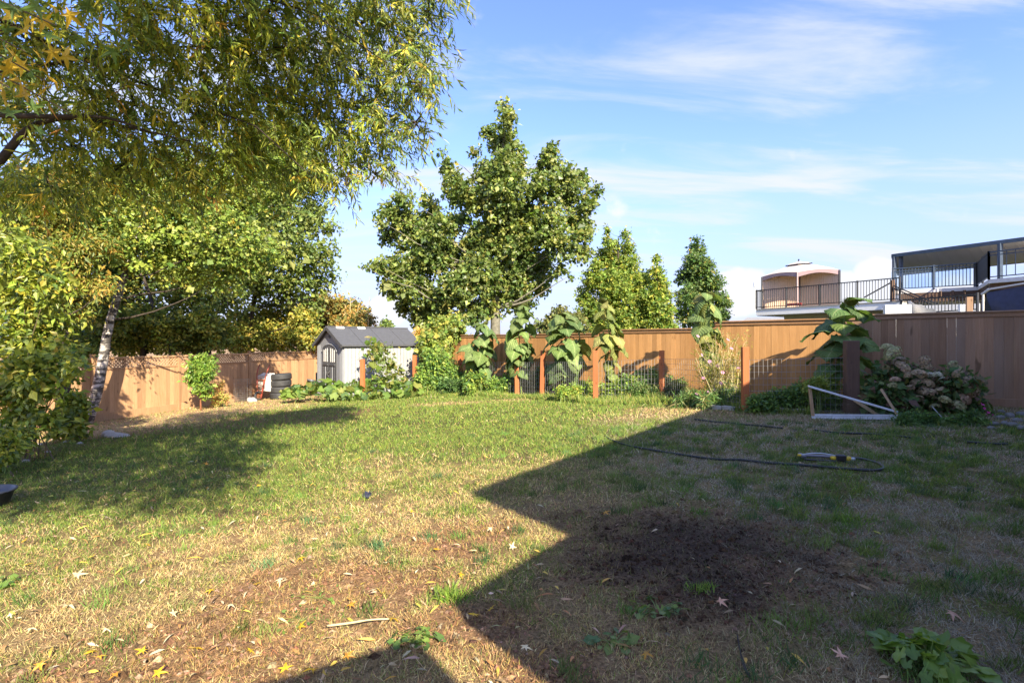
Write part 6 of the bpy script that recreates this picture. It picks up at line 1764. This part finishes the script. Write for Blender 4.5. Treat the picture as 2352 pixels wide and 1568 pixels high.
    m = MB(); b0 = D0 + Vector((-.2, -.1, -.55)); b1 = D1 + Vector((.1, -.25, -.55)); m.bar(b0, b1, .16, .14); m.build('beam', 'dark_post', up)
    for t in (0.03, .55, .68, .8, .98):
        p = b0.lerp(b1, t); m = MB(); m.box((p.x, p.y, 1.2 if t in (.03, .98) else 3.72), (.13 if t in (.03, .98) else .06, .1, 4.4 if t in (.03, .98) else .42)); m.build('stud', 'dark_post', up)
    # stair with sloping rails
    st = wempty('stair', (19.5, 23, 0), 'outside stair with sloping dark rails going down from the upper deck', 'stair')
    A, B = V(2050, 655, 24.4), V(2196, 716, 20.8)
    for off in (0, -.12):
        m = MB(); m.bar(A + Vector((0, 0, off)), B + Vector((0, 0, off)), .05, .04); m.build('hand_rail', 'dark_metal', st)
    for k in range(1, 34):
        p = A.lerp(B, k / 34); m = MB(); m.box((p.x, p.y, p.z - .5), (.018, .018, .8)); m.build('baluster', 'dark_metal', st)
    m = MB(); m.bar(A + Vector((0, 0, -.95)), B + Vector((0, 0, -.95)), .05, .26); m.build('stringer', 'soffit', st)
    for k in range(9):
        p = A.lerp(B, (k + .5) / 9) + Vector((.5, .35, -.85)); m = MB(); m.box(p, (1.0, .30, .04), R(-40)); m.build('tread', 'soffit', st)
    m = MB(); m.box((A.x, A.y, A.z - 1.2), (.14, .14, 2.9)); m.build('newel_post', 'dark_post', st)
    # second flight towards the lower deck
    A2 = V(2048, 648, 24.4); B2 = V(1985, 683, 25.5)
    m = MB(); m.bar(A2, B2, .05, .05); m.build('hand_rail', 'dark_metal', st)
    # railing and light wall low behind the fence
    lo = wempty('garden_railing', V(2150, 712, 19.5), 'dark railing before a white wall just above the fence top', 'railing')
    rail(lo, V(2070, 726, 20.5), V(2245, 716, 17.8), .62, 'dark_metal', .12)
    m = MB(); a = V(2060, 712, 21.4); b = V(2250, 706, 19.2); m.bar(a + Vector((0, 0, -.3)), b + Vector((0, 0, -.3)), .06, .9); m.build('wall_panel', 'fascia_white', lo)
    # white cabinet and grey box
    m = MB(); p = V(2060, 712, 18.0); m.box((p.x, p.y, p.z - .4), (.75, .5, 1.15), R(-30), bev=.02); tag(m.build('white_cabinet', 'fascia_white'), 'white cabinet top right of the right hand sunflower', 'cabinet')
    m = MB(); p = V(2215, 705, 17.4); m.box((p.x, p.y, p.z - .3), (.30, .3, .75), R(-30), bev=.02); tag(m.build('meter_box', 'white_metal'), 'grey box on the neighbour side below the upper deck', 'box')
    m = MB(); p = V(2226, 700, 16.5); m.box((p.x, p.y, p.z - .9), (.16, .16, 2.3), R(-30), bev=.01); tag(m.build('wooden_pillar', 'cedar_grey'), 'plain wooden pillar left of the navy umbrella', 'post')
    # folded awning cloth
    m = MB(); vv = []
    for j in range(9):
        t = j / 8; e = V(2085, 700, 18.2).lerp(V(2150, 716, 17.0), t); vv += [(e.x, e.y, e.z + .14 - .10 * t + .04 * math.sin(j * 2)), (e.x + .5, e.y + .7, e.z + .02 * math.sin(j * 2.4)), (e.x + .1, e.y, e.z - .35)]
    m.add(vv, np.array([(3 * j, 3 * j + 3, 3 * j + 4, 3 * j + 1) for j in range(8)] + [(3 * j, 3 * j + 2, 3 * j + 5, 3 * j + 3) for j in range(8)])); tag(m.build('awning_cloth', 'awning_light'), 'pale folded awning cloth showing just above the fence', 'awning')
    # navy curtain hanging below the near corner of the upper deck
    um = wempty('deck_curtain', (18.6, 18.6, 0), 'dark navy cloth hanging under the upper deck at the right edge', 'curtain')
    TL, TR, BR = V(2266, 672, 19.6), V(2440, 640, 17.2), V(2440, 740, 17.2); n = 14; vv = []
    for j in range(n + 1):
        t = j / n; z_t = TL.lerp(TR, t); sw = .07 * math.sin(j * 1.7)
        x_b = V(2300 + 40 * t + 100 * t * t, 735, 19.0 - 1.6 * t)
        for k in range(6):
            q = k / 5; p = z_t.lerp(x_b, q); bow = math.sin(math.pi * q) * .25 * (1 - t)
            vv.append((p.x - bow * .6 + sw * q * .5, p.y + sw * q, p.z))
    m = MB(); m.add(vv, np.array([(j * 6 + k, (j + 1) * 6 + k, (j + 1) * 6 + k + 1, j * 6 + k + 1) for j in range(n) for k in range(5)])); m.build('cloth', 'navy_cloth', um, True)
    m = MB(); m.bar(V(2255, 676, 19.8), V(2272, 664, 19.5), .07, .07); m.bar(V(2272, 664, 19.5), V(2440, 636, 17.1), .06, .06); m.build('frame', 'awning_light', um)
    m = MB(); m.bar(V(2258, 676, 19.8), V(2258, 740, 19.8), .05, .05); m.build('side_post', 'awning_light', um)
    m = MB(); a_ = V(2262, 690, 21.0); b_ = V(2440, 690, 18.8); m.bar(a_ + Vector((0, 0, -.5)), b_ + Vector((0, 0, -.5)), .05, 2.2); m.build('dark_interior', 'black_plastic', um)  # black sheet that paints in the deep shade behind the cloth
    # roof of a far house
    f = wempty('far_house', (22.5, 46, 0), 'low grey shingle roof peeking over the fence left of the deck', 'house')
    a, b = V(1700, 741, 44), V(1800, 741, 44); r1, r2 = V(1716, 729, 46.5), V(1800, 729, 46.5)
    a2, b2 = V(1700, 741, 49), V(1800, 741, 49)
    m = MB(); m.add([a, b, r2, r1, a2, b2], [np.array([(0, 1, 2, 3), (4, 3, 2, 5)]), np.array([(0, 3, 4)])]); m.build('roof', 'roof_grey', f)
    m = MB(); m.box(((a.x + b.x) / 2, 46.5, a.z / 2 - .3), (b.x - a.x - .5, 4.4, a.z), 0); m.build('wall', 'stucco', f)
neighbours()
